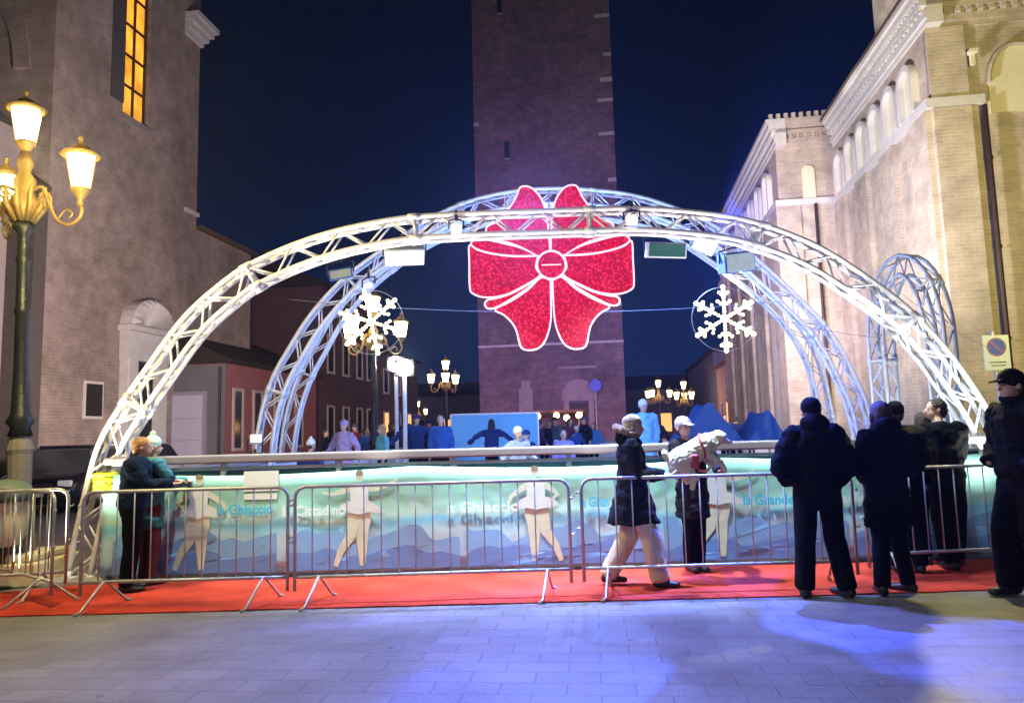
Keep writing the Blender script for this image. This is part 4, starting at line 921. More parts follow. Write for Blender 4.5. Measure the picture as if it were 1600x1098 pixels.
# ------------------------------------------------------------------ cars, nose to the camera
def car(loc, rz, col, label):
    t = thing('parked_car', label, 'car', loc, rz, 'cars parked by the palace wall')
    paint = pm('car_paint_%d' % int(col[0]*1000), col, .25, .3, .05, 3, 0, .6)
    secs = [(-2.1, .35, .55, .72, .68), (-1.95, .25, .78, .82, .72), (-1.3, .22, .9, .86, .74), (-.9, .22, .97, .87, .74), (.9, .22, 1.0, .88, .74), (1.7, .25, .98, .86, .72), (2.05, .35, .85, .76, .66)]
    b = B(); rings = []
    for y, z0, z1, hw_, hw2 in secs:
        zc_ = (z0+z1)/2
        P = [(-hw2, z0), (hw2, z0), (hw_, z0+.1), (hw_, zc_+.05), (hw_-.05, z1-.05), (hw_-.18, z1), (-hw_+.18, z1), (-hw_+.05, z1-.05), (-hw_, zc_+.05), (-hw_, z0+.1)]
        rings.append([b.verts.new((x, y, z)) for x, z in P])
    for A, C_ in zip(rings, rings[1:]):
        for k in range(10): b.faces.new((A[k], A[(k+1) % 10], C_[(k+1) % 10], C_[k]))
    b.faces.new(rings[0]); b.faces.new(rings[-1][::-1]); bmesh.ops.recalc_face_normals(b, faces=b.faces); body = obj('body', b, paint, t, True)
    b = B(); rings = []
    for y, z, hw_ in ((-1.1, .93, .74), (-.45, 1.36, .6), (-.2, 1.43, .58), (.8, 1.44, .58), (1.2, 1.38, .6), (1.85, .96, .72)):
        rings.append([b.verts.new((x, y, zz)) for x, zz in ((-hw_-(.1 if z > 1 else 0), .93), (hw_+(.1 if z > 1 else 0), .93), (hw_, z), (-hw_, z))])
    for A, C_ in zip(rings, rings[1:]):
        for k in range(4): b.faces.new((A[k], A[(k+1) % 4], C_[(k+1) % 4], C_[k]))
    b.faces.new(rings[0]); b.faces.new(rings[-1][::-1]); bmesh.ops.recalc_face_normals(b, faces=b.faces); obj('glasshouse', b, M_darkglass, t)
    b = B(); bbox(b, -.56, .56, -.25, 1.0, 1.425, 1.465, .015); obj('roof', b, paint, t)
    for sx in (-1, 1):
        b = B(); bbox(b, sx*.62-.14, sx*.62+.14, -2.05, -1.95, .6, .74, .03); obj('headlight', b, pm('lamp_glass', (.7, .7, .75), .1), t)
        b = B(); bbox(b, sx*.93-.07, sx*.93+.07, -.85, -.75, .95, 1.07, .02); obj('mirror', b, paint, t)
        for y in (-1.3, 1.3):
            b = B(); lathe(b, [(.2, -.1), (.31, -.1), (.32, 0), (.31, .1), (.2, .1)], seg=20); bmesh.ops.rotate(b, matrix=Matrix.Rotation(R(90), 3, 'Y'), verts=b.verts); bmesh.ops.translate(b, vec=(sx*.76, y, .32), verts=b.verts); wh = obj('wheel', b, M_black, t, True)
            b = B(); lathe(b, [(.02, -.105), (.19, -.108), (.2, -.09)], seg=16); bmesh.ops.rotate(b, matrix=Matrix.Rotation(R(90*sx), 3, 'Y'), verts=b.verts); bmesh.ops.translate(b, vec=(sx*.76, y, .32), verts=b.verts); obj('rim', b, M_galv, wh)
    b = B(); bbox(b, -.26, .26, -2.13, -2.1, .42, .53, .004); obj('number_plate', b, M_white, t)
    b = B(); bbox(b, -.42, .42, -2.11, -2.06, .56, .68, .01); obj('grille', b, M_black, t)
    return t
car((pxX(20, 15.6), 17.5, 0), R(12), (.012, .012, .02), 'black car behind the nearest lamp post')
car((pxX(140, 17), 18.8, 0), R(10), (.62, .62, .66), 'silver car parked between black car and arch foot')

# ================================================================== PEOPLE
def ecap(bm, p0, p1, a, b, lat=None, c0=1.0, c1=1.0, seg=14, hs=4, mid=4):
    """tapered elliptical capsule from p0 to p1; a=(w,d) at p0, b at p1; lat = direction of w"""
    p0, p1 = V(p0), V(p1); t = p1-p0; Ln = t.length; t = t.normalized() if Ln > 1e-6 else V((0, 0, 1))
    lat = V(lat) if lat is not None else V((1, 0, 0)); lat = lat-t*lat.dot(t)
    if lat.length < 1e-3: lat = t.orthogonal()
    lat.normalize(); dep = t.cross(lat)
    if not isinstance(a, tuple): a = (a, a)
    if not isinstance(b, tuple): b = (b, b)
    sts = []
    for k in range(1, hs+1): an = math.pi/2*k/hs; sts.append((-math.cos(an)*(a[0]+a[1])/2*c0, a, math.sin(an)))
    for k in range(1, mid): f = k/mid; sts.append((Ln*f, (a[0]+(b[0]-a[0])*f, a[1]+(b[1]-a[1])*f), 1))
    for k in range(hs, 0, -1): an = math.pi/2*k/hs; sts.append((Ln+math.cos(an)*(b[0]+b[1])/2*c1, b, math.sin(an)))
    rings = [[bm.verts.new(p0+t*s+lat*(r[0]*m*math.cos(2*math.pi*k/seg))+dep*(r[1]*m*math.sin(2*math.pi*k/seg))) for k in range(seg)] for s, r, m in sts]
    fs = []
    for A, C_ in zip(rings, rings[1:]):
        for k in range(seg): fs.append(bm.faces.new((A[k], A[(k+1) % seg], C_[(k+1) % seg], C_[k])))
    fs.append(bm.faces.new(rings[0][::-1])); fs.append(bm.faces.new(rings[-1]))
def remesh(name, bm, mat, parent, voxel, folds=0.0, fscale=6, seed=0, smooth_it=3, stretch=1):
    bmesh.ops.recalc_face_normals(bm, faces=bm.faces)
    me = bpy.data.meshes.new(name); bm.to_mesh(me); bm.free(); o = bpy.data.objects.new(name, me); COL.objects.link(o)
    md = o.modifiers.new('r', 'REMESH'); md.mode = 'VOXEL'; md.voxel_size = voxel
    if smooth_it: sm = o.modifiers.new('s', 'SMOOTH'); sm.factor = .5; sm.iterations = smooth_it
    dg = bpy.context.evaluated_depsgraph_get(); dg.update()
    m2 = bpy.data.meshes.new_from_object(o.evaluated_get(dg)); o.modifiers.clear(); o.data = m2; bpy.data.meshes.remove(me)
    m2.materials.clear(); m2.materials.append(mat)
    if folds:
        off = V((seed*3.1, seed*1.7, 0)); nor = [v.normal.copy() for v in m2.vertices]
        for v, nn_ in zip(m2.vertices, nor):
            q = V((v.co.x*fscale, v.co.y*fscale, v.co.z*fscale*stretch))+off
            v.co += nn_*folds*(mnoise.noise(q)+.5*mnoise.noise(q*2.3))
    m2.polygons.foreach_set('use_smooth', [True]*len(m2.polygons)); m2.update()
    if parent: o.parent = parent
    return o
def fab(name, col, rough=.9): return pm(name, col, rough, 0, .25, 30, .35, .12, 220)
SKIN = pm('skin', (.5, .3, .22), .55, 0, .1, 12, .1); SKIN2 = pm('skin_pale', (.6, .4, .32), .55, 0, .1, 12, .1)
BLK = fab('black_cloth', (.0018, .0018, .0024)); BLK2 = fab('black_denim', (.0025, .003, .0045)); CREAM = fab('cream_trousers', (.58, .5, .4)); FUR = pm('fur_trim', (.5, .4, .27), .95, 0, .3, 60, 1.0, .1, 300)
HAIRB = pm('hair_brown', (.05, .03, .02), .6, 0, .4, 60, .5); HAIRG = pm('hair_ginger', (.4, .22, .09), .6, 0, .4, 60, .5)
SHOE = pm('shoe_black', (.015, .015, .018), .45, 0, .2, 20, .1)
DEF = dict(pel=(0, 0, .95), che=(0, 0, 1.33), nec=(0, -.005, 1.47), hd=(0, -.02, 1.615),
           psh=(.175, 0, 1.405), nsh=(-.175, 0, 1.405), pel_=(0, 0, 0), pe=(.235, .02, 1.13), ne=(-.235, .02, 1.13), pw=(.24, -.07, .89), nw=(-.24, -.07, .89),
           ph=(.09, 0, .92), nh=(-.09, 0, .92), pk=(.1, -.015, .5), nk=(-.1, -.015, .5), pa=(.11, .03, .085), na=(-.11, .03, .085))
def person(label, loc, rz, H=1.72, pose=None, top=None, legs=None, head=None, coat=None, group=None, hands=True, near=True, seed=0, scarf=None, bulk=1.0, skirt=None, skates=False, toes=(0, 0), skin=None, hyaw=0, hpitch=0, hood=None, bag=None):
    J = dict(DEF); J.update(pose or {}); s = H/1.75; J = {k: V(v)*s for k, v in J.items()}
    vox = (.0085 if near else .018)
    top = top or BLK; legs = legs or BLK2; skin = skin or SKIN
    lat = (J['psh']-J['nsh']).normalized()
    # ---- body: one continuous surface
    b = B()
    ecap(b, J['pel']+V((0, 0, -.03)), J['che'], (.145*s, .1*s), (.15*s, .105*s), lat)
    ecap(b, J['nsh'], J['psh'], .055*s, .055*s, V((0, 1, 0)))
    ecap(b, J['che'], J['nec'], (.11*s, .08*s), .055*s, lat); ecap(b, J['nec'], J['hd']+V((0, 0, -.03)), .052*s, .05*s)
    hm = Matrix.Rotation(R(hyaw), 3, 'Z') @ Matrix.Rotation(R(hpitch), 3, 'X')
    hc = J['hd']
    def HP(x, y, z): return hc+hm @ (V((x, y, z))*s)
    ellip(b, HP(0, .012, .03), (.076*s, .094*s, .088*s), hm); ellip(b, HP(0, -.022, -.035), (.058*s, .07*s, .075*s), hm)
    ellip(b, HP(0, -.045, -.078), (.03*s, .03*s, .024*s), hm)
    ecap(b, HP(0, -.088, .012), HP(0, -.108, -.022), .011*s, .015*s); ellip(b, HP(0, -.086, -.052), (.025*s, .012*s, .009*s), hm)
    for q in (1, -1): ellip(b, HP(q*.077, .01, -.005), (.012*s, .02*s, .03*s), hm)
    for q, S_ in (('p', 1), ('n', -1)):
        ecap(b, J[q+'sh'], J[q+'e'], .05*s, .04*s); ecap(b, J[q+'e'], J[q+'w'], .04*s, .027*s)
        ecap(b, J[q+'h'], J[q+'k'], .083*s, .055*s); ecap(b, J[q+'k'], J[q+'a'], .054*s, .036*s)
        a = J[q+'a']; yaw = toes[0 if q == 'p' else 1]; td = Matrix.Rotation(R(yaw), 3, 'Z') @ V((0, -1, 0))
        ecap(b, a+V((0, 0, -.035*s))-td*.03*s, a+V((0, 0, -.055*s))+td*.15*s, (.036*s, .035*s), (.04*s, .022*s), V((td.y, -td.x, 0)))
        if hands:
            w_ = J[q+'w']; d = (w_-J[q+'e']).normalized(); la = lat-d*lat.dot(d)
            la = (V((0, 1, 0))-d*d.y).normalized() if (V((0, 1, 0))-d*d.y).length > .3 else V((1, 0, 0)); no_ = d.cross(la)*S_
            pc = w_+d*.075*s; ecap(b, w_+d*.015*s, pc, (.03*s, .017*s), (.042*s, .016*s), la)
            for fi in range(4):
                base = pc+la*(fi-1.5)*.0215*s+d*.01*s; L0 = (.04, .045, .042, .032)[fi]*s; d1 = (d*.93-no_*.3).normalized(); d2 = (d*.6-no_*.8).normalized()
                m1 = base+d1*L0; ecap(b, base, m1, .0098*s, .0092*s, seg=8, hs=3, mid=2); ecap(b, m1, m1+d2*L0*.85, .0092*s, .008*s, seg=8, hs=3, mid=2)
            tb = w_+d*.03*s-la*.03*s; t1_ = tb+(d*.7-la*.7).normalized()*.035*s; ecap(b, tb, t1_, .012*s, .011*s, seg=8, hs=3, mid=2); ecap(b, t1_, t1_+(d*.9-la*.15-no_*.3).normalized()*.028*s, .0105*s, .009*s, seg=8, hs=3, mid=2)
    body = remesh('person', b, skin, None, vox if near else .014, 0, smooth_it=2)
    body.location = loc; body.rotation_euler = (0, 0, rz); tag(body, label, 'person', group)
    for q in (1, -1):
        b = B(); ellip(b, HP(q*.03, -.083, .008), (.012*s, .007*s, .007*s), hm); obj('eye', b, M_black, body, True)
    # ---- trousers
    g = .014*s*bulk
    b = B(); ecap(b, J['pel']+V((0, 0, -.05*s)), J['pel']+V((0, 0, .1*s)), (.15*s+g, .105*s+g), (.14*s+g, .1*s+g), lat)
    lw = 1.0 if not isinstance(legs, tuple) else legs[1]; lm = legs if not isinstance(legs, tuple) else legs[0]
    for q in 'pn':
        ecap(b, J[q+'h'], J[q+'k'], .088*s+g*min(lw, .6), .06*s+g*lw); ecap(b, J[q+'k'], J[q+'a']+V((0, 0, .0)), .06*s+g*lw, .046*s+g*1.2*lw, c1=.3)
    remesh('trousers', b, lm, body, vox*1.2, .008, 9, seed, stretch=.6)
    # ---- shoes
    for q in 'pn':
        a = J[q+'a']; yaw = toes[0 if q == 'p' else 1]; td = Matrix.Rotation(R(yaw), 3, 'Z') @ V((0, -1, 0)); lt = V((td.y, -td.x, 0)); b = B()
        z0 = a.z-.085*s
        ecap(b, V((a.x, a.y, z0+.05*s))-td*.035*s, V((a.x, a.y, z0+.036*s))+td*.16*s, (.044*s, .048*s), (.047*s, .03*s), lt)
        ecap(b, a+V((0, 0, -.03*s)), a+V((0, 0, .03*s)), .05*s, .048*s, c1=.2)
        for v_ in b.verts: v_.co.z = max(v_.co.z, z0+.003)
        sh = remesh('skate' if skates else 'shoe', b, SHOE if not skates else pm('skate_white', (.6, .6, .62), .4), body, vox*.9, smooth_it=1)
        if skates: b = B(); c = V((a.x, a.y, z0-.02*s)); tube(b, [c-td*.07, c+td*.18], .006, 4); obj('blade', b, M_alu, sh)
    # ---- jacket
    g = .026*s*bulk
    b = B(); ecap(b, J['pel']+V((0, 0, .0)), J['che'], (.15*s+g, .115*s+g), (.165*s+g, .118*s+g), lat, c0=.5)
    ecap(b, J['nsh']*.93+J['che']*.07, J['psh']*.93+J['che']*.07, .072*s+g*.5, .072*s+g*.5, V((0, 1, 0)))
    ecap(b, J['che'], J['nec']+V((0, 0, -.01*s)), (.13*s, .1*s), .078*s, lat, c1=.4)
    for q in 'pn': ecap(b, J[q+'sh'], J[q+'e'], .062*s+g*.7, .052*s+g*.7); ecap(b, J[q+'e'], J[q+'w'], .053*s+g*.7, .04*s+g*.5, c1=.25)
    if skirt:
        hem, wd_, dp_ = skirt; ecap(b, J['pel']+V((0, 0, .12*s)), V((J['pel'].x, J['pel'].y, hem*s)), (.15*s+g, .115*s+g), (wd_*s, dp_*s), lat, c1=.08, mid=8)
    remesh('coat' if skirt else 'jacket', b, top, body, vox*1.2, .02 if near else .03, 8.5, seed+5, stretch=1.3)
    # ---- head wear
    if head:
        kind, hmtl = head; b = B()
        if kind in ('beanie', 'cap', 'pom'):
            ellip(b, HP(0, .012, .055), (.088*s, .106*s, .088*s), hm); ellip(b, HP(0, .02, .02), (.087*s, .1*s, .045*s), hm); ecap(b, HP(-.02, -.0, .03), HP(.02, 0, .03), (.01, .01), (.01, .01))
            if kind == 'cap': ecap(b, HP(0, -.08, .05), HP(0, -.15, .035), (.065*s, .009*s), (.05*s, .007*s), hm @ V((1, 0, 0)))
            if kind == 'pom': ellip(b, HP(0, .01, .165), (.035*s,)*3, hm)
            remesh('hat', b, hmtl, body, vox, .004, 30, seed)
            b = B(); ellip(b, HP(0, .05, -.02), (.07*s, .05*s, .07*s), hm); remesh('hair', b, HAIRB, body, vox, .004, 40, seed)
        else:
            ellip(b, HP(0, .025, .042), (.087*s, .098*s, .088*s), hm); ellip(b, HP(0, .06, -.01), (.078*s, .06*s, .08*s), hm)
            if kind == 'long':
                ecap(b, HP(0, .065, 0), HP(0, .07, -.22), (.085*s, .04*s), (.08*s, .03*s), hm @ V((1, 0, 0)))
                for q in (1, -1): ecap(b, HP(q*.075, .01, 0), HP(q*.085, -.0, -.2), .025*s, .02*s)
            if kind == 'bun': ellip(b, HP(0, .11, .07), (.04*s,)*3, hm)
            remesh('hair', b, hmtl, body, vox, .006, 45, seed)
    if hood:
        hmat, fmat = hood; b = B(); ellip(b, HP(0, .1, -.1), (.13*s, .095*s, .09*s), hm); ellip(b, HP(0, .035, -.15), (.14*s, .12*s, .06*s)); remesh('hood', b, hmat, body, vox, .012, 10, seed)
        if fmat:
            b = B(); pts = [HP(.125*math.cos(a), .10+.1*math.sin(a)-.02, -.04+.045*math.sin(a)) for a in [2*math.pi*k/18 for k in range(18)]]
            tube(b, pts, .036*s, 8, closed=True); remesh('fur_trim', b, fmat, body, .007, .02, 55, seed, smooth_it=1)
    if scarf:
        b = B(); tube(b, [J['nec']+V((.075*s*math.cos(a), .07*s*math.sin(a)-.01, .035*s+.012*math.sin(2*a))) for a in [2*math.pi*k/16 for k in range(16)]], .035*s, 8, closed=True); ecap(b, J['nec']+V((.03, -.09, 0)), J['nec']+V((.04, -.13, -.2)), (.045, .02), (.05, .018)); remesh('scarf', b, scarf, body, vox, .006, 25, seed)
    return body
def gpos(px, py, z=.0): p = gp(px, py, z); return V((p.x, p.y, z))
CZ = .012
# P1 man in beanie seen from behind, hands in pockets
person('stocky man in black puffer jacket and beanie seen from behind, hands in pockets', gpos(1288, 932), R(176), 1.74,
       dict(pe=(.31, .03, 1.15), ne=(-.31, .03, 1.15), pw=(.2, -.09, .99), nw=(-.2, -.09, .99), pk=(.13, -.0, .5), nk=(-.13, -.02, .5), pa=(.17, .02, .085), na=(-.19, .04, .085), ph=(.1, 0, .92), nh=(-.1, 0, .92)),
       BLK, BLK2, ('beanie', BLK), bulk=2.3, seed=1, toes=(-18, 22), hood=(BLK, None), hands=False)
# P2 long-coat person, right arm out
person('slim figure in long black coat seen from behind, standing beside the stocky man', gpos(1398, 928), R(188), 1.7,
       dict(pe=(.27, .03, 1.13), ne=(-.28, .05, 1.14), pw=(.12, -.14, 1.04), nw=(-.2, -.2, 1.02), pk=(.07, -.03, .5), nk=(-.12, -.06, .5), pa=(.13, .02, .085), na=(-.17, -.04, .085)),
       BLK, BLK2, ('long', HAIRB), skirt=(.62, .24, .16), bulk=1.3, seed=2, toes=(-20, 30), hood=(BLK, None), hands=False)
person('dark figure mostly hidden behind the long black coat, leg showing beside it', V((pxX(1412, 7.55), 7.55, CZ)), R(165), 1.7,
       dict(pw=(.15, -.2, 1.1), pe=(.27, 0, 1.15)), BLK, BLK2, ('beanie', BLK), bulk=1.8, seed=3, skirt=(.7, .25, .17))
# P3 man with pale face turned, leaning on barrier
person('bareheaded man in black jacket with pale face turned towards the rink', V((pxX(1484, 7.7), 7.7, CZ)), R(186), 1.72,
       dict(che=(0, -.03, 1.33), hd=(0, -.09, 1.63), nec=(0, -.04, 1.48), pe=(.25, .1, 1.15), pw=(.2, .0, .95), ne=(-.25, -.12, 1.15), nw=(-.2, -.3, 1.05), pa=(.1, .12, .085), na=(-.11, -.1, .085)),
       BLK, BLK2, ('short', HAIRB), bulk=1.7, seed=4, hyaw=78, skin=SKIN2)
person('person in pale teal jacket half hidden by the bareheaded man at the rail', V((pxX(1452, 8.0), 8.0-.02, CZ)), R(185), 1.6,
       dict(pw=(.15, -.2, 1.1), nw=(-.15, -.2, 1.1)), fab('teal_cloth', (.12, .35, .38)), BLK2, ('long', HAIRB), seed=6)
# P4 capped man walking at the edge
person('tall man in black with flat cap striding at the picture edge near the parking sign', gpos(1617, 932), R(-82), 1.93,
       dict(che=(0, .02, 1.34), pa=(.1, .16, .1), na=(-.1, -.1, .085), pk=(.1, -.03, .52), nk=(-.1, -.1, .5), pe=(.24, .05, 1.15), pw=(.18, -.1, 1.0), ne=(-.24, .02, 1.14), nw=(-.18, -.12, 1.02), nec=(0, -.0, 1.48), hd=(0, -.03, 1.62)),
       BLK, (BLK2, 1.6), ('cap', BLK), bulk=2.2, seed=7, toes=(0, 0), scarf=BLK, hands=False)
# P5 woman with fur hood, cream trousers, walking right
person('woman in dark coat with fur trimmed hood and wide cream trousers walking by', V((gpos(990, 912).x, 7.22, CZ)), R(82), 1.64,
       dict(ph=(.09, 0, .92), nh=(-.09, 0, .92), pa=(.08, .28, .1), na=(-.08, -.24, .085), pk=(.09, .05, .5), nk=(-.09, -.16, .5), pe=(.22, -.1, 1.14), pw=(.17, -.34, 1.1), ne=(-.22, -.05, 1.12), nw=(-.16, -.3, 1.12), hd=(0, -.04, 1.60), che=(0, .0, 1.33)),
       fab('navy_coat', (.012, .014, .022)), (CREAM, 2.6), ('beanie', fab('beige_knit', (.4, .34, .24))), skirt=(.64, .24, .27), bulk=1.2, seed=8, hood=(BLK, FUR), skin=SKIN2)
# P6 person carrying the white dog
pp = V((gpos(1076, 884).x, 7.9, CZ))
person('woman in black coat and flat pale cap cradling the fluffy white dog', pp, R(12), 1.62,
       dict(pe=(.27, -.12, 1.16), pw=(.17, -.36, 1.12), ne=(-.26, -.14, 1.16), nw=(-.1, -.38, 1.14), hd=(-.09, -.05, 1.6), nec=(-.04, -.01, 1.46), pk=(.06, -.02, .5), nk=(-.07, -.02, .5), pa=(.06, .02, .085), na=(-.07, .02, .085)),
       fab('coat_black', (.012, .011, .014)), BLK2, ('cap', fab('pale_cap', (.35, .33, .3))), skirt=(.6, .2, .19), bulk=1.1, seed=9, hyaw=12)
# the dog
def dog():
    c = at(1084, 706, 7.5); b = B()
    X = lambda x, y, z: V((x, y, z))
    ecap(b, X(-.17, 0, -.1), X(.16, 0, .1), (.17, .16), (.135, .13), V((0, 1, 0)))       # chest-to-rump, rump hanging low
    ellip(b, X(-.2, 0, -.16), (.13, .14, .15)); ecap(b, X(.16, 0, .12), X(.27, -.01, .16), .1, .085)
    ellip(b, X(.31, -.02, .17), (.095, .09, .09)); ecap(b, X(.36, -.03, .14), X(.42, -.04, .11), .046, .034)
    for q in (1, -1): ecap(b, X(.28, q*.08, .2), X(.26, q*.1, .08), (.03, .02), (.04, .02))
    ecap(b, X(.15, -.07, -.02), X(.3, -.1, -.14), .05, .034); ecap(b, X(.3, -.1, -.14), X(.34, -.11, -.22), .033, .03)
    ecap(b, X(.12, .07, -.02), X(.22, .08, -.17), .05, .034)
    ecap(b, X(-.12, -.09, -.18), X(-.03, -.12, -.3), .07, .045); ecap(b, X(-.03, -.12, -.3), X(-.07, -.13, -.42), .042, .035)
    ecap(b, X(-.15, .07, -.2), X(-.08, .09, -.36), .07, .04); ecap(b, X(-.3, 0, -.1), X(-.36, 0, .0), .05, .04)
    o = remesh('dog', b, pm('dog_fur', (.8, .82, .52), .95, 0, .1, 20, .8, .1, 160), None, .008, .011, 26, 3, smooth_it=2)
    o.scale = (.82,)*3; o.location = c; tag(o, 'fluffy cream white dog held in the arms of woman in black coat', 'dog')
    b = B(); ellip(b, X(.455, -.045, .115), (.016, .018, .014)); obj('nose', b, M_black, o, True)
    for q in (1, -1): b = B(); ellip(b, X(.385, -.03+q*.042, .19), (.012, .012, .012)); obj('eye', b, M_black, o, True)
    b = B(); bbox(b, -.08, .02, -.19, -.12, -.2, -.02, .03, 3); tube(b, [V((.08+.03*math.sin(a*2), .145*math.cos(a), .06+.155*math.sin(a))) for a in [2*math.pi*k/20 for k in range(20)]], .016, 6, closed=True)
    obj('harness', b, pm('harness_red', (.4, .06, .04), .6), o, True)
dog()
# P7 couple by the arch foot
person('person with ginger hair and dark blue jacket leaning over the rail by arch foot', V((pxX(212, 7.7), 7.62, CZ)), R(112), 1.56,
       dict(che=(0, -.04, 1.33), nec=(0, -.07, 1.47), hd=(0, -.1, 1.6), pe=(.2, -.2, 1.2), pw=(.18, -.42, 1.2), ne=(-.2, -.16, 1.18), nw=(-.12, -.4, 1.18)),
       fab('navy_jacket', (.006, .018, .04)), BLK2, ('short', HAIRG), bulk=1.9, seed=10)
person('smaller person in teal coat and pale green knit hat behind the ginger haired one', V((pxX(238, 8.0), 7.95, CZ)), R(140), 1.55,
       dict(pe=(.2, -.12, 1.15), pw=(.1, -.28, 1.1), pa=(.08, .02, .085), ne=(-.2, -.16, 1.18), nw=(-.12, -.35, 1.18)),
       fab('teal_coat', (.05, .2, .24)), fab('maroon_cloth', (.1, .02, .03)), ('pom', fab('mint_knit', (.55, .75, .6))), skirt=(.66, .18, .15), bulk=1.1, seed=11)

# skaters and rink-side people in the blue light
def skater(px, ytop, H, label, rz, topc, legc=None, head=None, pose=None, Y=None, **kw):
    ice = .2
    if Y is None:
        dz = H*1.01+ice-CAMZ; Y = dz*FPX/max(6, hor(px)-ytop); Y = max(9.6, min(22.5, Y))
    person(label, V((pxX(px, Y), Y, ice+.035)), rz, H, pose, topc, legc or BLK2, head, near=False, group='skaters on the ice', skates=True, **kw)
bl = fab('blue_jacket', (.03, .09, .3)); nv = fab('navy_jacket2', (.015, .03, .12)); pkc = fab('lilac_coat', (.45, .32, .5)); wt = fab('white_fleece', (.7, .72, .75)); tl = fab('teal_light', (.12, .4, .45)); ice_b = fab('ice_blue_coat', (.25, .55, .75))
skate = dict(pa=(.14, .12, .085), na=(-.16, -.12, .085), pe=(.32, .0, 1.16), pw=(.42, -.1, .98), ne=(-.32, .0, 1.16), nw=(-.42, -.1, .98))
arms = dict(pe=(.38, .0, 1.3), pw=(.62, -.05, 1.12), ne=(-.4, 0, 1.28), nw=(-.66, -.05, 1.05))
skater(485, 674, 1.25, 'small child in blue with white hat crouched low behind the rail', R(150), nv, None, ('pom', wt), skate, 11.0, seed=21)
skater(538, 657, 1.6, 'skater in a pale lilac coat near the lantern snowflake', R(-20), pkc, None, ('beanie', pkc), skate, seed=22, skirt=(.6, .26, .2))
skater(572, 668, 1.5, 'skater in dark blue between lilac coat and teal fleece', R(60), bl, None, ('short', HAIRB), skate, seed=23)
skater(598, 664, 1.5, 'skater in light teal fleece with reddish hair', R(-60), tl, None, ('long', HAIRG), skate, seed=24)
skater(626, 670, 1.55, 'broad skater in mid blue seen from behind below the twin masts', R(170), bl, None, ('beanie', nv), skate, seed=25, bulk=1.6)
skater(652, 648, 1.75, 'tall hooded skater in navy with arm reaching down', R(25), nv, None, ('beanie', nv), arms, seed=26, bulk=1.5)
skater(691, 648, 1.7, 'skater in blue jacket with bare pale face beside the hoarding', R(-5), bl, None, ('short', HAIRB), None, seed=27, skin=SKIN2)
skater(771, 655, 1.6, 'skater in white with arms spread before the pale blue hoarding', R(190), nv, None, ('long', pm('hair_dark', (.015, .012, .02), .6)), arms, seed=28)
skater(812, 668, 1.35, 'child in white and grey just past the spread armed skater', R(30), fab('grey_fleece', (.3, .34, .4)), None, ('beanie', wt), skate, seed=29)
skater(826, 672, 1.3, 'small child in dark blue at the hoarding edge', R(-50), nv, None, ('beanie', nv), skate, 12.5, seed=30)
skater(848, 664, 1.6, 'skater in dark plum leaning away before the stall lights', R(100), fab('plum_cloth', (.07, .03, .1)), None, ('short', HAIRB), skate, seed=31)
skater(884, 680, 1.3, 'child in pale violet under the stall lights', R(10), fab('violet_cloth', (.25, .22, .45)), None, ('short', HAIRB), None, 13, seed=32)
skater(905, 674, 1.4, 'skater in dusky blue with white hat before the tower door', R(40), bl, None, ('beanie', wt), skate, seed=33)
skater(932, 668, 1.5, 'skater in bright blue just behind the fur trimmed hood', R(-30), fab('bright_blue', (.04, .2, .5)), None, ('long', HAIRB), skate, seed=34)
skater(1012, 625, 1.85, 'tall figure in ice blue coat and white hat between the two women', R(5), ice_b, None, ('beanie', wt), dict(pw=(.2, -.05, .9), nw=(-.2, -.05, .9)), seed=35, bulk=1.6, skirt=(.6, .24, .2))
skater(1157, 652, 1.6, 'dark haired skater in deep blue before the rose house', R(160), nv, None, ('short', HAIRB), skate, seed=36)
skater(1180, 668, 1.4, 'small skater in blue crouching beside the narrow tent', R(90), bl, None, ('beanie', nv), skate, seed=37)

gr = fab('grey_coat', (.08, .09, .12)); mr_ = fab('maroon_coat', (.15, .03, .06)); dk = fab('dark_coat', (.012, .012, .025))
for (px, yt, H_, lab, rz_, c_, hd_) in ((508, 672, 1.5, 'distant skater in dark coat between the crouching child and lilac coat', 80, dk, ('short', HAIRB)), (556, 664, 1.65, 'skater in maroon coat peeping between lilac coat and dark blue jacket', -40, mr_, ('beanie', gr)),
    (588, 660, 1.7, 'distant skater in grey coat just behind the light teal fleece', 20, gr, ('short', HAIRB)), (612, 662, 1.65, 'distant skater in black coat next to the twin masts', 120, dk, ('long', HAIRB)), (640, 662, 1.6, 'skater in maroon half hidden by the tall hooded skater', -30, mr_, ('long', HAIRB)),
    (672, 658, 1.7, 'skater in dark coat between hooded skater and bare faced one', 15, dk, ('beanie', nv)), (862, 668, 1.6, 'distant spectator in dark coat beneath the first warm bulb', 5, dk, ('short', HAIRB)), (872, 664, 1.7, 'distant spectator in grey coat beneath the middle warm bulbs', -15, gr, ('beanie', dk)),
    (895, 666, 1.65, 'distant spectator in maroon coat by the tower doorway', 35, mr_, ('long', HAIRB)), (918, 664, 1.7, 'distant spectator in black beside the tower doorway, grey beanie', -60, dk, ('beanie', gr)), (1140, 664, 1.65, 'distant spectator in grey below the rose house', 10, gr, ('short', HAIRB)), (1032, 664, 1.6, 'distant skater in dark coat beside the tall ice blue coat', -20, dk, ('beanie', mr_))):
    skater(px, yt, H_, lab, R(rz_), c_, None, hd_, skate, seed=int(px))

# ================================================================== LIGHTING (lamps of the place plus added fills)
E = 1.0
# arch floodlights wash banner and carpet from just in front of the arch
for x_, z_, e_ in ((-3.0, 3.1, 340), (-.65, 3.75, 1550), (1.4, 3.75, 1550), (3.9, 3.2, 400)):
    spot('arch_flood', (x_, 7.8, z_), (x_+.1, 8.9, .3), (.8, .97, 1.0), e_, 94, .8, .06)
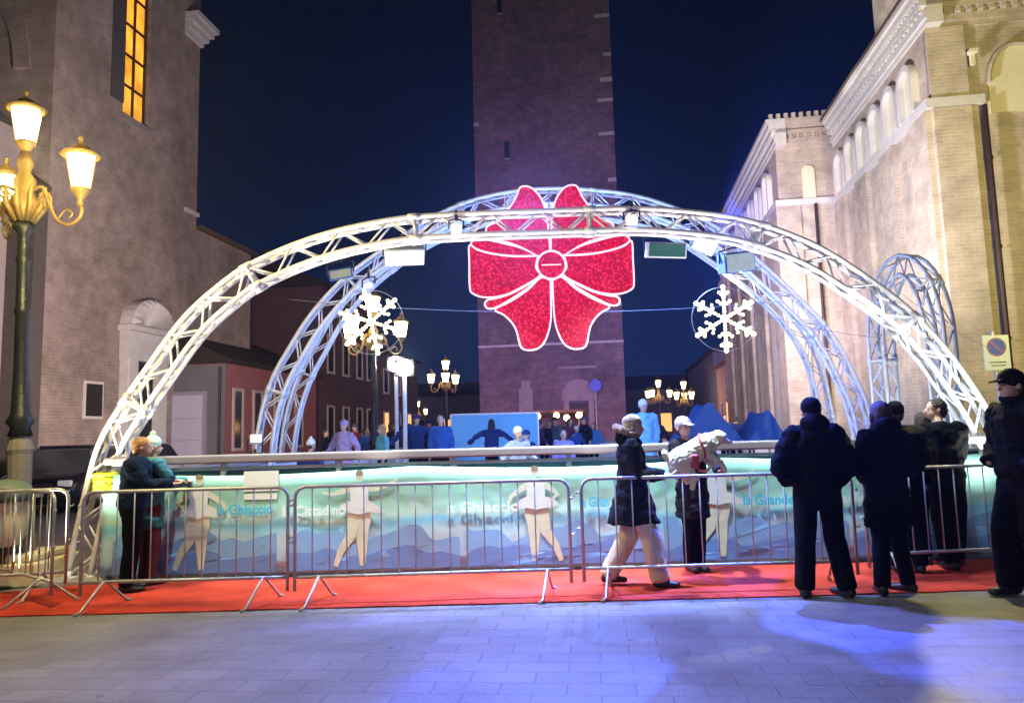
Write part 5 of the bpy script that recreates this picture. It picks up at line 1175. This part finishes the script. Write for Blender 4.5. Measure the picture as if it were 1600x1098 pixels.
# panel floods light the ice blue-white
for (x, y, z, c, e_) in ((-1.0, 9.6, 3.6, (.2, .42, 1), 420), (2.4, 9.6, 3.6, (.22, .42, 1), 420), (3.9, 10.0, 3.6, (.35, .3, 1), 300)):
    spot('panel_flood', (x, y, z), (x*.7+.4, 14, 0), c, e_, 150, .8, .15)
point('ice_wash', (1.0, 13.5, 3.4), (.16, .34, 1), 300, .3)
point('ice_wash', (2.4, 18.5, 3.2), (.16, .34, 1), 220, .3)
# rink floods spill onto the church wall and the palace
spot('church_wash', (4.2, 14.5, 4.3), (10.2, 20, 8), (1, .92, .94), 4700, 110, .8, .2)
spot('church_wash', (4.6, 18.5, 4.0), (8.6, 30, 6.5), (.95, .76, 1), 2700, 110, .8, .2)
spot('palace_wash', (-4.9, 12.8, 2.4), (-11.8, 24, 7), (1, .79, .68), 5000, 100, .8, .2)
spot('tower_wash', (2, 24, 3.0), (3, 46, 8), (.6, .35, 1), 11000, 80, .9, .3)
# unseen warm lights: street lantern on the church front, added front fill
spot('unseen_square_spot', (8.0, 3.5, 4.6), (12, 16, 8), (1, .84, .22), 4300, 100, .8, .15)
spot('unseen_square_spot', (-3.5, -2.5, 5.5), (.5, 8.2, .6), (1, .9, .7), 700, 85, .8, .15)  # added warm front fill behind the viewer, no lamp known there
point('lantern_glow', (lp.x+1.3, 6.6, 4.1), (1, .76, .32), 620, .15)
# gobo projector: blue and amber patches over the paving
spot('projector_blue', (2.4, 8.0, 3.9), (2.0, 4.2, 0), (.05, .1, 1), 3300, 95, .5, .02, (3.4, .48, .52, 1.3))
spot('projector_violet', (.2, 8.0, 3.9), (1.0, 4.0, 0), (.17, .22, 1), 2600, 120, .9, .1)
spot('projector_amber', (4.6, 8.1, 3.0), (3.6, 4.6, 0), (1, .85, .3), 320, 95, .5, .02, (3.2, .48, .52, 5.1))
# added fills from below to brighten the arches, no fixtures stand there
spot('arch_fill', (-5.0, 7.5, .3), (-3.3, 8.4, 2.7), (1, .93, .75), 700, 62, .8, .1)
spot('arch_fill', (5.6, 7.5, .3), (4.0, 8.4, 2.8), (.95, 1, .9), 700, 62, .8, .1)
for x_ in (-1.6, .9, 3.3): spot('arch_fill', (x_, 7.42, .2), (x_*.85+.1, 8.4, 4), (1, .97, .86), 900, 48, .9, .1)
spot('side_arch_fill', (4.6, 8.9, .3), (5.6, 9.9, 3), (.8, .95, 1), 130, 90, .8, .1)
spot('nave_fill', (0, 17, 4.2), (13.2, 22, 17), (1, .96, .92), 12000, 19, .5, .1)  # added spot to brighten the upper nave, belongs to no lamp
point('mid_arch_wash', (1, 11.2, 3.9), (.14, .3, 1), 520, .1)
# thin added haze, standing in for lens glow around the lamps
bm = B(); box(bm, -60, 60, -25, 110, -1, 60); hzm = bpy.data.materials.new('haze'); hzm.use_nodes = True; nt = hzm.node_tree; nt.nodes.remove(nt.nodes['Principled BSDF'])
pv = nt.nodes.new('ShaderNodeVolumePrincipled'); pv.inputs['Density'].default_value = .0007; pv.inputs['Anisotropy'].default_value = .75; pv.inputs['Color'].default_value = (.75, .84, 1, 1)
nt.links.new(pv.outputs[0], nt.nodes['Material Output'].inputs['Volume']); o = obj('haze', bm, hzm); o['kind'] = 'stuff'
# ------------------------------------------------------------------ render settings
S.view_settings.view_transform = 'Standard'; S.view_settings.look = 'None'; S.view_settings.exposure = 0.0; S.view_settings.gamma = 1
S.cycles.use_denoising = True; S.cycles.max_bounces = 6; S.cycles.sample_clamp_indirect = 4
